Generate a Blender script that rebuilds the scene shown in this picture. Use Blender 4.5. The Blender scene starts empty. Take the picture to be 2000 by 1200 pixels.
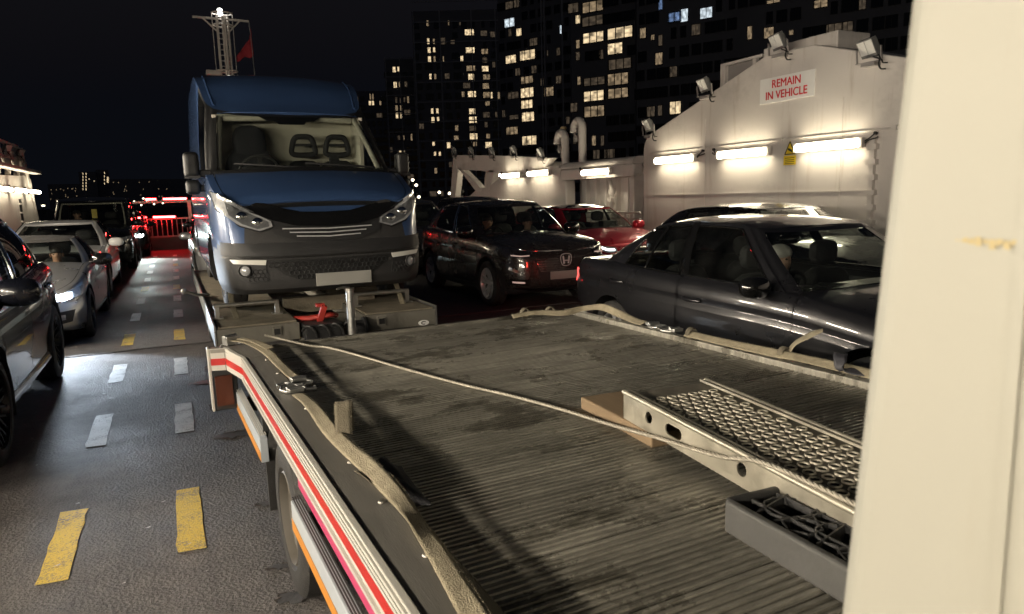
import bpy, bmesh, math, random, bisect
from mathutils import Vector, Matrix, Euler
random.seed(7)
V = Vector
R = math.radians
scene = bpy.context.scene
COL = scene.collection

# ------------------------------------------------------------------ camera
EYE = V((0, 0, 1.65))
FPX, PITCH, YAW, ROLL = 1390.0, R(8.87), R(25.3), R(1.55)
c_fwd = V((math.sin(YAW)*math.cos(PITCH), math.cos(YAW)*math.cos(PITCH), -math.sin(PITCH)))
_r0 = V((math.cos(YAW), -math.sin(YAW), 0))
_u0 = _r0.cross(c_fwd)
c_right = _r0*math.cos(ROLL) - _u0*math.sin(ROLL)
c_up = _u0*math.cos(ROLL) + _r0*math.sin(ROLL)
cam_d = bpy.data.cameras.new('camera')
cam = bpy.data.objects.new('camera', cam_d)
COL.objects.link(cam)
cam.matrix_world = Matrix(((c_right.x, c_up.x, -c_fwd.x, EYE.x), (c_right.y, c_up.y, -c_fwd.y, EYE.y),
                           (c_right.z, c_up.z, -c_fwd.z, EYE.z), (0, 0, 0, 1)))
cam_d.sensor_width = 36
cam_d.lens = FPX/2000*36
cam_d.clip_start, cam_d.clip_end = 0.05, 4000
cam_d.dof.use_dof = True
cam_d.dof.focus_distance = 5.0
cam_d.dof.aperture_fstop = 9.0
scene.camera = cam

# ------------------------------------------------------------------ night sky, no sun
world = bpy.data.worlds.new('World')
scene.world = world
world.use_nodes = True
nt = world.node_tree
bg = nt.nodes['Background']
sky = nt.nodes.new('ShaderNodeTexSky')
sky.sky_type = 'NISHITA'
sky.sun_disc = False
sky.sun_elevation = R(-4.0)
sky.sun_rotation = R(200)
addn = nt.nodes.new('ShaderNodeMix'); addn.data_type = 'RGBA'; addn.blend_type = 'ADD'; addn.inputs[0].default_value = 1
addn.inputs[7].default_value = (0.016, 0.019, 0.029, 1)     # city glow in the night air
nt.links.new(sky.outputs[0], addn.inputs[6])
nt.links.new(addn.outputs[2], bg.inputs[0])
bg.inputs[1].default_value = 0.06
vs = scene.view_settings
vs.view_transform = 'Standard'; vs.look = 'None'; vs.exposure = 1.55; vs.gamma = 1.0
vs.use_curve_mapping = False
scene.render.engine = 'CYCLES'
cy = scene.cycles
cy.use_denoising = True
cy.use_adaptive_sampling = True; cy.adaptive_threshold = .025; cy.adaptive_min_samples = 20
cy.max_bounces = 6; cy.diffuse_bounces = 3; cy.glossy_bounces = 3; cy.transmission_bounces = 4; cy.transparent_max_bounces = 10
cy.caustics_reflective = False; cy.caustics_refractive = False
cy.sample_clamp_indirect = 4.0

def at(px, py, axis, d):
    """photo pixel -> point on the plane axis = d"""
    r = c_right*((px-1000)/FPX) - c_up*((py-600)/FPX) + c_fwd
    t = (d-EYE[axis])/r[axis]
    return EYE + r*t

# ------------------------------------------------------------------ mesh helpers
class MB:
    def __init__(s): s.v = []; s.f = []; s.m = []
    def add(s, vs, fs, mi=0):
        o = len(s.v); s.v += [tuple(p) for p in vs]
        s.f += [tuple(i+o for i in f) for f in fs]; s.m += [mi]*len(fs); return s
    def box(s, c, d, rot=None, mi=0):
        c = V(c); hx, hy, hz = d[0]/2, d[1]/2, d[2]/2
        ps = [V((x*hx, y*hy, z*hz)) for z in (-1, 1) for y in (-1, 1) for x in (-1, 1)]
        if rot is not None:
            m = rot if isinstance(rot, Matrix) else Euler(rot).to_matrix()
            ps = [m@p for p in ps]
        return s.add([c+p for p in ps], [(0,2,3,1),(4,5,7,6),(0,1,5,4),(2,6,7,3),(0,4,6,2),(1,3,7,5)], mi)
    def b(s, x0, x1, y0, y1, z0, z1, mi=0):
        return s.box(((x0+x1)/2, (y0+y1)/2, (z0+z1)/2), (x1-x0, y1-y0, z1-z0), None, mi)
    def bar(s, p0, p1, w, h, mi=0, up=V((0, 0, 1))):
        p0, p1 = V(p0), V(p1); d = p1-p0; l = d.length; d.normalize()
        if abs(d.dot(up)) > .98: up = V((0, 1, 0))
        x = d.cross(up).normalized(); z = x.cross(d)
        m = Matrix((x, d, z)).transposed()
        return s.box((p0+p1)/2, (w, l, h), m, mi)
    def tube(s, pts, r, n=8, mi=0, closed=False, caps=True):
        pts = [V(p) for p in pts]; N = len(pts); rr = r if hasattr(r, '__len__') else [r]*N
        vs = []; fs = []; up = None
        for i, p in enumerate(pts):
            if closed: d = pts[(i+1) % N]-pts[i-1]
            else: d = pts[min(i+1, N-1)]-pts[max(i-1, 0)]
            d.normalize()
            if up is None:
                a = V((0, 0, 1)) if abs(d.z) < .9 else V((1, 0, 0))
                up = (a-d*a.dot(d)).normalized()
            else:
                up = up-d*up.dot(d)
                up = up.normalized() if up.length > 1e-6 else d.orthogonal().normalized()
            q = d.cross(up)
            for k in range(n):
                a = 2*math.pi*k/n
                vs.append(p+(up*math.cos(a)+q*math.sin(a))*rr[i])
        for i in range(N if closed else N-1):
            j = (i+1) % N
            for k in range(n):
                fs.append((i*n+k, i*n+(k+1) % n, j*n+(k+1) % n, j*n+k))
        if caps and not closed:
            fs.append(tuple(range(n))[::-1]); fs.append(tuple((N-1)*n+k for k in range(n)))
        return s.add(vs, fs, mi)
    def cyl(s, p0, p1, r, n=16, mi=0): return s.tube([p0, p1], r, n, mi)
    def lathe(s, prof, n=32, axis='X', c=(0, 0, 0), mi=0, closed=False):
        c = V(c); vs = []; fs = []; P = len(prof)
        for k in range(n):
            a = 2*math.pi*k/n; ca, sa = math.cos(a), math.sin(a)
            for (h, r) in prof:
                p = {'X': V((h, r*ca, r*sa)), 'Y': V((r*ca, h, r*sa)), 'Z': V((r*ca, r*sa, h))}[axis]
                vs.append(c+p)
        for k in range(n):
            k2 = (k+1) % n
            for i in range(P if closed else P-1):
                j = (i+1) % P
                fs.append((k*P+i, k*P+j, k2*P+j, k2*P+i))
        return s.add(vs, fs, mi)
    def prism(s, poly, d, fn, mi=0):
        """poly: 2D points, fn(u, v, w) -> 3D; extruded w = 0..d"""
        n = len(poly)
        vs = [fn(u, v, 0) for u, v in poly]+[fn(u, v, d) for u, v in poly]
        fs = [tuple(range(n))[::-1], tuple(range(n, 2*n))]+[(i, (i+1) % n, n+(i+1) % n, n+i) for i in range(n)]
        return s.add(vs, fs, mi)
    def grid(s, rows, mi=0, skip=None, mif=None):
        n = len(rows[0]); vs = [p for r in rows for p in r]; o = len(s.v)
        s.v += [tuple(p) for p in vs]
        for i in range(len(rows)-1):
            for j in range(n-1):
                if skip and skip(i, j): continue
                q = [i*n+j, i*n+j+1, (i+1)*n+j+1, (i+1)*n+j]
                u = []
                for k in q:
                    if not any((V(vs[k])-V(vs[w])).length < 1e-5 for w in u): u.append(k)
                if len(u) < 3: continue
                s.f.append(tuple(k+o for k in u)); s.m.append(mif(i, j) if mif else mi)
        return s
    def ball(s, c, rad, n=12, m=8, mi=0, e=1.0):
        c = V(c); rows = []
        sp = lambda x: math.copysign(abs(x)**e, x)
        for i in range(m+1):
            a = -math.pi/2+math.pi*i/m
            rows.append([c+V((rad[0]*sp(math.cos(a))*sp(math.cos(t)), rad[1]*sp(math.cos(a))*sp(math.sin(t)), rad[2]*sp(math.sin(a))))
                         for t in [2*math.pi*k/n for k in range(n+1)]])
        return s.grid(rows, mi)
    def mesh(s, name, mats, smooth=None, weld=True):
        me = bpy.data.meshes.new(name)
        me.from_pydata(s.v, [], s.f)
        if not isinstance(mats, (list, tuple)): mats = [mats]
        for m in mats: me.materials.append(M[m] if isinstance(m, str) else m)
        me.polygons.foreach_set('material_index', s.m)
        if weld:
            bm = bmesh.new(); bm.from_mesh(me)
            bmesh.ops.remove_doubles(bm, verts=bm.verts, dist=1e-5)
            bmesh.ops.recalc_face_normals(bm, faces=bm.faces)
            bm.to_mesh(me); bm.free()
        if smooth is not None:
            me.shade_smooth(); me.set_sharp_from_angle(angle=R(smooth))
        me.update()
        return me
    def build(s, name, mats, parent=None, smooth=None, loc=None, bev=0, seg=2):
        return link(name, s.mesh(name, mats, smooth), parent, loc, bev=bev, seg=seg)

def link(name, data, parent=None, loc=None, rot=None, bev=0, seg=2):
    o = bpy.data.objects.new(name, data); COL.objects.link(o)
    if parent is not None: o.parent = parent
    if loc is not None: o.location = loc
    if rot is not None: o.rotation_euler = rot
    if bev:
        m = o.modifiers.new('bevel', 'BEVEL'); m.width = bev; m.segments = seg; m.limit_method = 'ANGLE'; m.angle_limit = R(40)
        m.harden_normals = False
    return o
def tag(o, label=None, cat=None, group=None, kind=None):
    if label: o['label'] = label
    if cat: o['category'] = cat
    if group: o['group'] = group
    if kind: o['kind'] = kind
    return o
def thing(name, label, cat, loc=(0, 0, 0), rz=0, group=None):
    o = link(name, None, None, loc, (0, 0, rz)); o.empty_display_size = .2
    return tag(o, label, cat, group)
def catmull(pts, n=8, closed=False):
    pts = [V(p) for p in pts]; N = len(pts); out = []
    for i in range(N if closed else N-1):
        if closed: a, b, c, d = pts[i-1], pts[i], pts[(i+1) % N], pts[(i+2) % N]
        else: a, b, c, d = pts[max(i-1, 0)], pts[i], pts[i+1], pts[min(i+2, N-1)]
        for k in range(n):
            t = k/n
            out.append(0.5*((2*b)+(c-a)*t+(2*a-5*b+4*c-d)*t*t+(3*b-a-3*c+d)*t**3))
    if not closed: out.append(pts[-1])
    return out
def lerp(a, b, t): return a+(b-a)*t
_pw = {}
def pw(tab, x):
    """smooth monotone interpolation of a table"""
    c = _pw.get(id(tab))
    if c is None:
        n = len(tab); sec = [(tab[k+1][1]-tab[k][1])/(tab[k+1][0]-tab[k][0]) for k in range(n-1)]
        sl = [sec[0]]+[0 if sec[k-1]*sec[k] <= 0 else 2*sec[k-1]*sec[k]/(sec[k-1]+sec[k]) for k in range(1, n-1)]+[sec[-1]]
        c = _pw[id(tab)] = (tab, [a for a, _ in tab], [b for _, b in tab], sl)
    _, xs, ys, sl = c
    if x <= xs[0]: return ys[0]
    if x >= xs[-1]: return ys[-1]
    i = bisect.bisect_right(xs, x)-1; h = xs[i+1]-xs[i]; t = (x-xs[i])/h
    return ys[i]*(2*t**3-3*t*t+1)+h*sl[i]*(t**3-2*t*t+t)+ys[i+1]*(3*t*t-2*t**3)+h*sl[i+1]*(t**3-t*t)

# ------------------------------------------------------------------ materials
M = {}
def mat(name, col, rough=.5, metal=0.0, var=0.0, vs=6.0, bump=0.0, bs=60.0, coat=0.0, rvar=0.0, col2=None, stretch=None, spec=.5, detail=6, thr=None, sheen=0):
    m = bpy.data.materials.new(name); m.use_nodes = True; n = m.node_tree; p = n.nodes['Principled BSDF']; L = n.links
    c = tuple(col)+(1,)
    p.inputs['Base Color'].default_value = c; p.inputs['Roughness'].default_value = rough; p.inputs['Metallic'].default_value = metal
    p.inputs['Coat Weight'].default_value = coat; p.inputs['Coat Roughness'].default_value = .04
    p.inputs['Specular IOR Level'].default_value = spec
    if sheen: p.inputs['Sheen Weight'].default_value = sheen
    if var or bump or rvar or col2:
        tc = n.nodes.new('ShaderNodeTexCoord'); src = tc.outputs['Object']
        if stretch:
            mp = n.nodes.new('ShaderNodeMapping'); mp.inputs['Scale'].default_value = stretch; L.new(src, mp.inputs[0]); src = mp.outputs[0]
        nz = n.nodes.new('ShaderNodeTexNoise'); nz.inputs['Scale'].default_value = vs; nz.inputs['Detail'].default_value = detail; nz.inputs['Roughness'].default_value = .62
        L.new(src, nz.inputs['Vector']); f = nz.outputs[0]
        if thr:
            rp = n.nodes.new('ShaderNodeMapRange'); rp.inputs[1].default_value = thr[0]; rp.inputs[2].default_value = thr[1]; L.new(f, rp.inputs[0]); f = rp.outputs[0]
        if var or col2:
            mx = n.nodes.new('ShaderNodeMix'); mx.data_type = 'RGBA'
            a = tuple(max(0, x*(1-var)) for x in col)+(1,); b = tuple(col2)+(1,) if col2 else tuple(x*(1+var) for x in col)+(1,)
            mx.inputs[6].default_value = a; mx.inputs[7].default_value = b
            L.new(f, mx.inputs[0]); L.new(mx.outputs[2], p.inputs['Base Color'])
        if rvar:
            mr = n.nodes.new('ShaderNodeMapRange'); mr.inputs[1].default_value = .3; mr.inputs[2].default_value = .7
            mr.inputs[3].default_value = max(.02, rough-rvar); mr.inputs[4].default_value = min(1, rough+rvar)
            L.new(nz.outputs[0], mr.inputs[0]); L.new(mr.outputs[0], p.inputs['Roughness'])
        if bump:
            nb = n.nodes.new('ShaderNodeTexNoise'); nb.inputs['Scale'].default_value = bs; nb.inputs['Detail'].default_value = 4; L.new(src, nb.inputs['Vector'])
            bp = n.nodes.new('ShaderNodeBump'); bp.inputs['Strength'].default_value = bump; bp.inputs['Distance'].default_value = .01
            L.new(nb.outputs[0], bp.inputs['Height']); L.new(bp.outputs[0], p.inputs['Normal'])
    M[name] = m
    return m
def emis(name, col, strength, sample=True):
    m = bpy.data.materials.new(name); m.use_nodes = True; n = m.node_tree; p = n.nodes['Principled BSDF']
    p.inputs['Base Color'].default_value = (.6, .6, .6, 1)
    p.inputs['Emission Color'].default_value = tuple(col)+(1,); p.inputs['Emission Strength'].default_value = strength
    if not sample: m.cycles.emission_sampling = 'NONE'
    M[name] = m; return m
def glass(name, tint, refl=.06, rough=.02, dirt=0.0):
    """thin pane: tinted see-through plus a mirror layer that grows at grazing angles"""
    m = bpy.data.materials.new(name); m.use_nodes = True; n = m.node_tree; L = n.links
    n.nodes.remove(n.nodes['Principled BSDF']); out = n.nodes['Material Output']
    tr = n.nodes.new('ShaderNodeBsdfTransparent'); tr.inputs[0].default_value = tuple(tint)+(1,)
    gl = n.nodes.new('ShaderNodeBsdfGlossy'); gl.inputs['Roughness'].default_value = rough
    lw = n.nodes.new('ShaderNodeLayerWeight'); lw.inputs[0].default_value = .5
    pwn = n.nodes.new('ShaderNodeMath'); pwn.operation = 'POWER'; pwn.inputs[1].default_value = 4.0
    L.new(lw.outputs['Facing'], pwn.inputs[0])
    mr = n.nodes.new('ShaderNodeMapRange'); mr.inputs[3].default_value = refl; mr.inputs[4].default_value = .9; L.new(pwn.outputs[0], mr.inputs[0])
    mx = n.nodes.new('ShaderNodeMixShader'); L.new(mr.outputs[0], mx.inputs[0]); L.new(tr.outputs[0], mx.inputs[1]); L.new(gl.outputs[0], mx.inputs[2])
    res = mx.outputs[0]
    if dirt:
        tc = n.nodes.new('ShaderNodeTexCoord'); nz = n.nodes.new('ShaderNodeTexNoise'); nz.inputs['Scale'].default_value = 3; nz.inputs['Detail'].default_value = 8
        L.new(tc.outputs['Object'], nz.inputs['Vector'])
        m2 = n.nodes.new('ShaderNodeMapRange'); m2.inputs[1].default_value = .4; m2.inputs[2].default_value = .9; m2.inputs[4].default_value = dirt; L.new(nz.outputs[0], m2.inputs[0])
        df = n.nodes.new('ShaderNodeBsdfDiffuse'); df.inputs[0].default_value = (.4, .4, .38, 1)
        mx2 = n.nodes.new('ShaderNodeMixShader'); L.new(m2.outputs[0], mx2.inputs[0]); L.new(res, mx2.inputs[1]); L.new(df.outputs[0], mx2.inputs[2]); res = mx2.outputs[0]
    L.new(res, out.inputs[0]); M[name] = m; return m

LAMP = (1.0, .88, .70)
emis('lamp_glow', (1, .88, .63), 13)
emis('lamp_near', LAMP, 135)
emis('led_red', (1, .02, .02), 45)
emis('beacon', (1, .98, .9), 6)
mat('ferry_white', (.68, .635, .60), .42, var=.10, vs=1.3, bump=.3, bs=2.2, rvar=.1)
def weathered(m, col, scale, lo, hi):
    n = m.node_tree; p = n.nodes['Principled BSDF']; L = n.links; src = p.inputs['Base Color'].links[0].from_socket
    tc = n.nodes.new('ShaderNodeTexCoord'); mp = n.nodes.new('ShaderNodeMapping'); mp.inputs['Scale'].default_value = scale; L.new(tc.outputs['Object'], mp.inputs[0])
    z = n.nodes.new('ShaderNodeTexNoise'); z.inputs['Scale'].default_value = 1; z.inputs['Detail'].default_value = 9; z.inputs['Roughness'].default_value = .68; L.new(mp.outputs[0], z.inputs['Vector'])
    mr = n.nodes.new('ShaderNodeMapRange'); mr.inputs[1].default_value = lo; mr.inputs[2].default_value = hi; mr.inputs[4].default_value = .55; L.new(z.outputs[0], mr.inputs[0])
    mx = n.nodes.new('ShaderNodeMix'); mx.data_type = 'RGBA'; mx.inputs[7].default_value = tuple(col)+(1,); L.new(mr.outputs[0], mx.inputs[0]); L.new(src, mx.inputs[6]); L.new(mx.outputs[2], p.inputs['Base Color'])
weathered(M['ferry_white'], (.33, .25, .18), (3.0, 5.0, .45), .56, .78)
weathered(M['ferry_white'], (.40, .37, .35), (.6, .8, 1.2), .52, .7)
mat('ferry_grey', (.30, .28, .27), .5, var=.15, vs=3)
mat('cable_black', (.02, .02, .02), .5)
mat('flood_lens', (.75, .74, .72), .2, var=.08, vs=20)
mat('flood_body', (.12, .12, .12), .45)
mat('sign_white', (.86, .85, .83), .35, var=.04, vs=8)
mat('sign_red', (.62, .02, .03), .4)
mat('sign_yellow', (.85, .62, .02), .4)
mat('black', (.012, .012, .012), .5)
mat('rubber', (.025, .024, .023), .75, var=.3, vs=30, bump=.3, bs=120)
mat('steel_worn', (.42, .40, .36), .42, metal=.9, var=.25, vs=12, bump=.15, bs=80, rvar=.15)
mat('galv', (.52, .52, .50), .38, metal=.9, var=.2, vs=25, rvar=.12)
mat('chrome', (.8, .8, .8), .08, metal=1)
mat('darkchrome', (.25, .25, .26), .15, metal=1)
# ------------------------------------------------------------------ deck
def deck_material():
    m = bpy.data.materials.new('deck_coating'); m.use_nodes = True; n = m.node_tree; p = n.nodes['Principled BSDF']; L = n.links
    tc = n.nodes.new('ShaderNodeTexCoord'); o = tc.outputs['Object']
    def noise(sc, det=6, rg=.6):
        z = n.nodes.new('ShaderNodeTexNoise'); z.inputs['Scale'].default_value = sc; z.inputs['Detail'].default_value = det; z.inputs['Roughness'].default_value = rg
        L.new(o, z.inputs['Vector']); return z.outputs[0]
    big = noise(.55, 5); mid = noise(9, 6, .7); fine = noise(150, 3, .8)
    cr = n.nodes.new('ShaderNodeValToRGB'); e = cr.color_ramp.elements
    e[0].position = .30; e[0].color = (.085, .079, .077, 1); e[1].position = .72; e[1].color = (.19, .176, .170, 1)
    L.new(big, cr.inputs[0])
    mx = n.nodes.new('ShaderNodeMix'); mx.data_type = 'RGBA'; mx.blend_type = 'MULTIPLY'; mx.inputs[0].default_value = .6
    c2 = n.nodes.new('ShaderNodeValToRGB'); c2.color_ramp.elements[0].position = .3; c2.color_ramp.elements[0].color = (.55, .55, .55, 1); c2.color_ramp.elements[1].position = .7; c2.color_ramp.elements[1].color = (1.35, 1.33, 1.3, 1)
    L.new(mid, c2.inputs[0]); L.new(cr.outputs[0], mx.inputs[6]); L.new(c2.outputs[0], mx.inputs[7])
    mx3 = n.nodes.new('ShaderNodeMix'); mx3.data_type = 'RGBA'; mx3.blend_type = 'MULTIPLY'; mx3.inputs[0].default_value = .7
    c3 = n.nodes.new('ShaderNodeValToRGB'); c3.color_ramp.elements[0].position = .35; c3.color_ramp.elements[0].color = (.4, .4, .4, 1); c3.color_ramp.elements[1].position = .65; c3.color_ramp.elements[1].color = (1.5, 1.5, 1.5, 1)
    L.new(fine, c3.inputs[0]); L.new(mx.outputs[2], mx3.inputs[6]); L.new(c3.outputs[0], mx3.inputs[7]); L.new(mx3.outputs[2], p.inputs['Base Color'])
    mr = n.nodes.new('ShaderNodeMapRange'); mr.inputs[1].default_value = .35; mr.inputs[2].default_value = .7; mr.inputs[3].default_value = .55; mr.inputs[4].default_value = .85; p.inputs['Specular IOR Level'].default_value = .3
    L.new(big, mr.inputs[0]); L.new(mr.outputs[0], p.inputs['Roughness'])
    vo = n.nodes.new('ShaderNodeTexVoronoi'); vo.inputs['Scale'].default_value = 62; L.new(o, vo.inputs['Vector'])
    ad = n.nodes.new('ShaderNodeMath'); ad.operation = 'ADD'; L.new(vo.outputs['Distance'], ad.inputs[0]); L.new(fine, ad.inputs[1])
    bp = n.nodes.new('ShaderNodeBump'); bp.inputs['Strength'].default_value = .75; bp.inputs['Distance'].default_value = .012; L.new(ad.outputs[0], bp.inputs['Height'])
    L.new(bp.outputs[0], p.inputs['Normal'])
    weathered(m, (.05, .048, .047), (3.2, .22, 1), .50, .72)
    weathered(m, (.21, .20, .195), (.9, .9, 1), .60, .74)
    M['deck'] = m
deck_material()
def paint_material(name, col):
    """road paint worn through to the deck on the tops of the grit"""
    m = bpy.data.materials.new(name); m.use_nodes = True; n = m.node_tree; p = n.nodes['Principled BSDF']; L = n.links
    tc = n.nodes.new('ShaderNodeTexCoord'); oi = n.nodes.new('ShaderNodeObjectInfo')
    ad = n.nodes.new('ShaderNodeVectorMath'); ad.operation = 'ADD'; L.new(tc.outputs['Object'], ad.inputs[0]); L.new(oi.outputs['Location'], ad.inputs[1])
    z = n.nodes.new('ShaderNodeTexNoise'); z.inputs['Scale'].default_value = 85; z.inputs['Detail'].default_value = 5; z.inputs['Roughness'].default_value = .75; L.new(ad.outputs[0], z.inputs['Vector'])
    z2 = n.nodes.new('ShaderNodeTexNoise'); z2.inputs['Scale'].default_value = 7; z2.inputs['Detail'].default_value = 4; L.new(ad.outputs[0], z2.inputs['Vector'])
    s = n.nodes.new('ShaderNodeMath'); s.operation = 'MULTIPLY_ADD'; s.inputs[1].default_value = .5; L.new(z2.outputs[0], s.inputs[0]); L.new(z.outputs[0], s.inputs[2])
    cr = n.nodes.new('ShaderNodeValToRGB'); e = cr.color_ramp.elements
    e[0].position = .56; e[0].color = (.11, .10, .095, 1); e[1].position = .76; e[1].color = tuple(col)+(1,)
    L.new(s.outputs[0], cr.inputs[0]); L.new(cr.outputs[0], p.inputs['Base Color']); p.inputs['Roughness'].default_value = .6
    bp = n.nodes.new('ShaderNodeBump'); bp.inputs['Strength'].default_value = .7; bp.inputs['Distance'].default_value = .008; L.new(z.outputs[0], bp.inputs['Height']); L.new(bp.outputs[0], p.inputs['Normal'])
    M[name] = m
paint_material('paint_white', (.66, .65, .62)); paint_material('paint_yellow', (.66, .46, .035))
mat('deck_bare', (.085, .085, .09), .35, var=.4, vs=12, bump=.3, bs=40)
mat('deck_edge', (.045, .035, .03), .6)
mat('water_dark', (.008, .010, .014), .08, bump=.5, bs=.6)

XR, XL = 9.4, -4.6
dk = MB(); dk.b(XL-1.2, XR+1.2, -14, 33.5, -.3, 0)
deck = tag(dk.build('deck', 'deck'), kind='structure')
wt = MB(); wt.add([(-1500, -300, -3), (1500, -300, -3), (1500, 2500, -3), (-1500, 2500, -3)], [(0, 1, 2, 3)])
tag(wt.build('water', 'water_dark'), kind='structure')
def dash_mesh(kind, seed, w=.128, l=.84):
    rnd = random.Random(seed); n = 9; mb = MB(); e = []
    for s in (-1, 1):
        for k in range(n): e.append((s*w/2+rnd.uniform(-.006, .006), (-l/2+l*k/(n-1))*(-s)+rnd.uniform(-.008, .008)))
    mb.add([(x, y, .0) for x, y in e], [tuple(range(len(e)))])
    return mb.mesh('painted_dash', 'paint_'+kind)
DM = {(k, s): dash_mesh(k, s) for k in ('white', 'yellow') for s in (1, 2, 3)}
for col_i, (x0, dx) in enumerate(((-.62, .003), (-.05, .004))):
    for k in range(12):
        y = 4.0+2.0*k
        kind = 'yellow' if k % 3 == 0 else 'white'
        o = link('painted_dash', DM[(kind, 1+(k+col_i) % 3)], deck, (x0+dx*(y-4), y+(.0 if col_i else -.02), .004))
# the raised weld seam across the deck, scabs where the coating has lifted off
sm = MB()
for k in range(40):
    pass
sm.tube([(-4.5+.35*k, 9.05+.02*math.sin(k*1.7)+.012*k, .001) for k in range(41)], .012, 6)
sm.build('weld_seam', 'deck', deck, 40)
rnd = random.Random(3)
def scab(cx, cy, rx, ry, seed):
    r = random.Random(seed); n = 44; ring = []; ph = [r.uniform(0, 6.28) for _ in range(4)]
    for k in range(n):
        a = 2*math.pi*k/n; q = 1+.22*math.sin(2*a+ph[0])+.16*math.sin(5*a+ph[1])+.10*math.sin(9*a+ph[2])+r.uniform(-.08, .08)
        ring.append((cx+rx*q*math.cos(a), cy+ry*q*math.sin(a)))
    a = MB(); a.add([(x, y, .0035) for x, y in ring], [tuple(range(n))]); o = a.build('bare_patch', 'deck_bare', deck)
    b = MB()
    for k in range(n):
        if math.sin(k*.28+ph[3]) > .1:
            p, q = ring[k], ring[(k+1) % n]
            b.tube([(p[0], p[1], .004), ((p[0]+q[0])/2+r.uniform(-.01, .01), (p[1]+q[1])/2, .005), (q[0], q[1], .004)],  .0025, 5)
    if b.f: b.build('lifted_edge', 'deck_edge', o)
for i, (px, py, rx, ry) in enumerate(((575, 1168, .07, .05), (545, 1108, .05, .025), (455, 850, .10, .09), (415, 745, .16, .10), (440, 790, .12, .12), (425, 715, .10, .2),
                                      (520, 985, .05, .03))):
    p = at(px, py, 2, 0); scab(p.x, p.y, rx, ry, i+11)
fl = MB()
for k in range(70):
    x, y = rnd.uniform(-1.0, .2), rnd.uniform(3.2, 20); s = rnd.uniform(.006, .018)
    fl.add([(x, y, .005), (x+s*2, y+rnd.uniform(-.01, .01), .007), (x+s*1.6, y+s, .005)], [(0, 1, 2)])
o = fl.build('paint_flakes', 'paint_white', deck); o['kind'] = 'stuff'

# ------------------------------------------------------------------ lamps and floodlights on the ferry
def lamp_meshes():
    b = MB(); b.b(-.05, -.01, -.62, .62, -.06, .075)
    for s in (-1, 1): b.box((-.06, s*.615, 0), (.09, .05, .14))
    for s in (-.35, .35): b.b(-.01, .04, s-.03, s+.03, -.02, .09)
    d = MB(); prof = [(-.05, .06), (-.10, .052), (-.135, .015), (-.13, -.03), (-.09, -.058), (-.05, -.062)]
    d.grid([[(x, y, z) for x, z in prof] for y in (-.59, -.3, 0, .3, .59)])
    for s in (-.59, .59): d.add([(x, s, z) for x, z in prof], [tuple(range(len(prof)))])
    c = MB(); c.tube(catmull([(-.03, .64, .02), (-.05, .72, .05), (-.03, .78, .10), (-.01, .80, .12)], 5), .011, 6)
    c.tube(catmull([(-.03, .64, -.01), (-.06, .74, .03), (-.03, .82, .05), (-.01, .84, .07)], 5), .009, 6)
    c.cyl((.0, .8, .12), (-.04, .8, .12), .025, 8)
    return b.mesh('housing', 'ferry_white'), d.mesh('diffuser', 'lamp_glow', 60), c.mesh('cable', 'cable_black', 60), d.mesh('diffuser', 'lamp_near', 60)
LM = lamp_meshes()
def lamp(x, y, z, side, label, rz=None, sc=1.0, near=False):
    t = thing('deck_lamp', label, 'lamp', (x, y, z), (0 if side > 0 else math.pi) if rz is None else rz, 'long bright lamps on the ferry walls')
    if sc != 1: t.scale = (1, sc, 1)
    link('housing', LM[0], t); link('diffuser', LM[3 if near else 1], t); link('cable', LM[2], t)
    return t
def flood_meshes():
    h = MB(); h.box((0, 0, 0), (.07, .36, .26)); h.box((.05, 0, 0), (.05, .28, .18))
    f = MB()
    for s in (-1, 1): f.box((-.038, s*.085, .012), (.008, .155, .2))
    k = MB()
    for s in (-1, 1): k.bar((0, s*.2, 0), (.02, s*.2, -.2), .03, .012, up=V((0, 1, 0)))
    k.box((.02, 0, -.2), (.05, .42, .012)); k.box((.03, -.02, -.235), (.14, .22, .05))
    c = MB(); c.tube(catmull([(.03, -.1, -.1), (.0, -.19, -.16), (-.03, -.2, -.26), (-.03, -.24, -.33), (-.01, -.3, -.34)], 5), .013, 6)
    c.tube(catmull([(.03, -.05, -.13), (-.01, -.22, -.2), (-.04, -.27, -.25), (-.01, -.33, -.26)], 5), .010, 6)
    return h.mesh('housing', 'flood_body'), f.mesh('lens', 'flood_lens'), k.mesh('bracket', 'ferry_grey'), c.mesh('cable', 'cable_black', 60)
FM = flood_meshes()
def flood(x, y, z, side, label, tilt=25, yaw=18, sc=1.0):
    t = thing('floodlight', label, 'floodlight', (x, y, z), 0 if side > 0 else math.pi, 'unlit floodlights along the ferry walls')
    t.scale = (sc,)*3
    rot = (0, R(-tilt), R(-yaw))
    hd = link('housing', FM[0], t, (0, 0, 0), rot); link('lens', FM[1], hd)
    link('bracket', FM[2], t); link('cable', FM[3], t)
    return t

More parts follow.
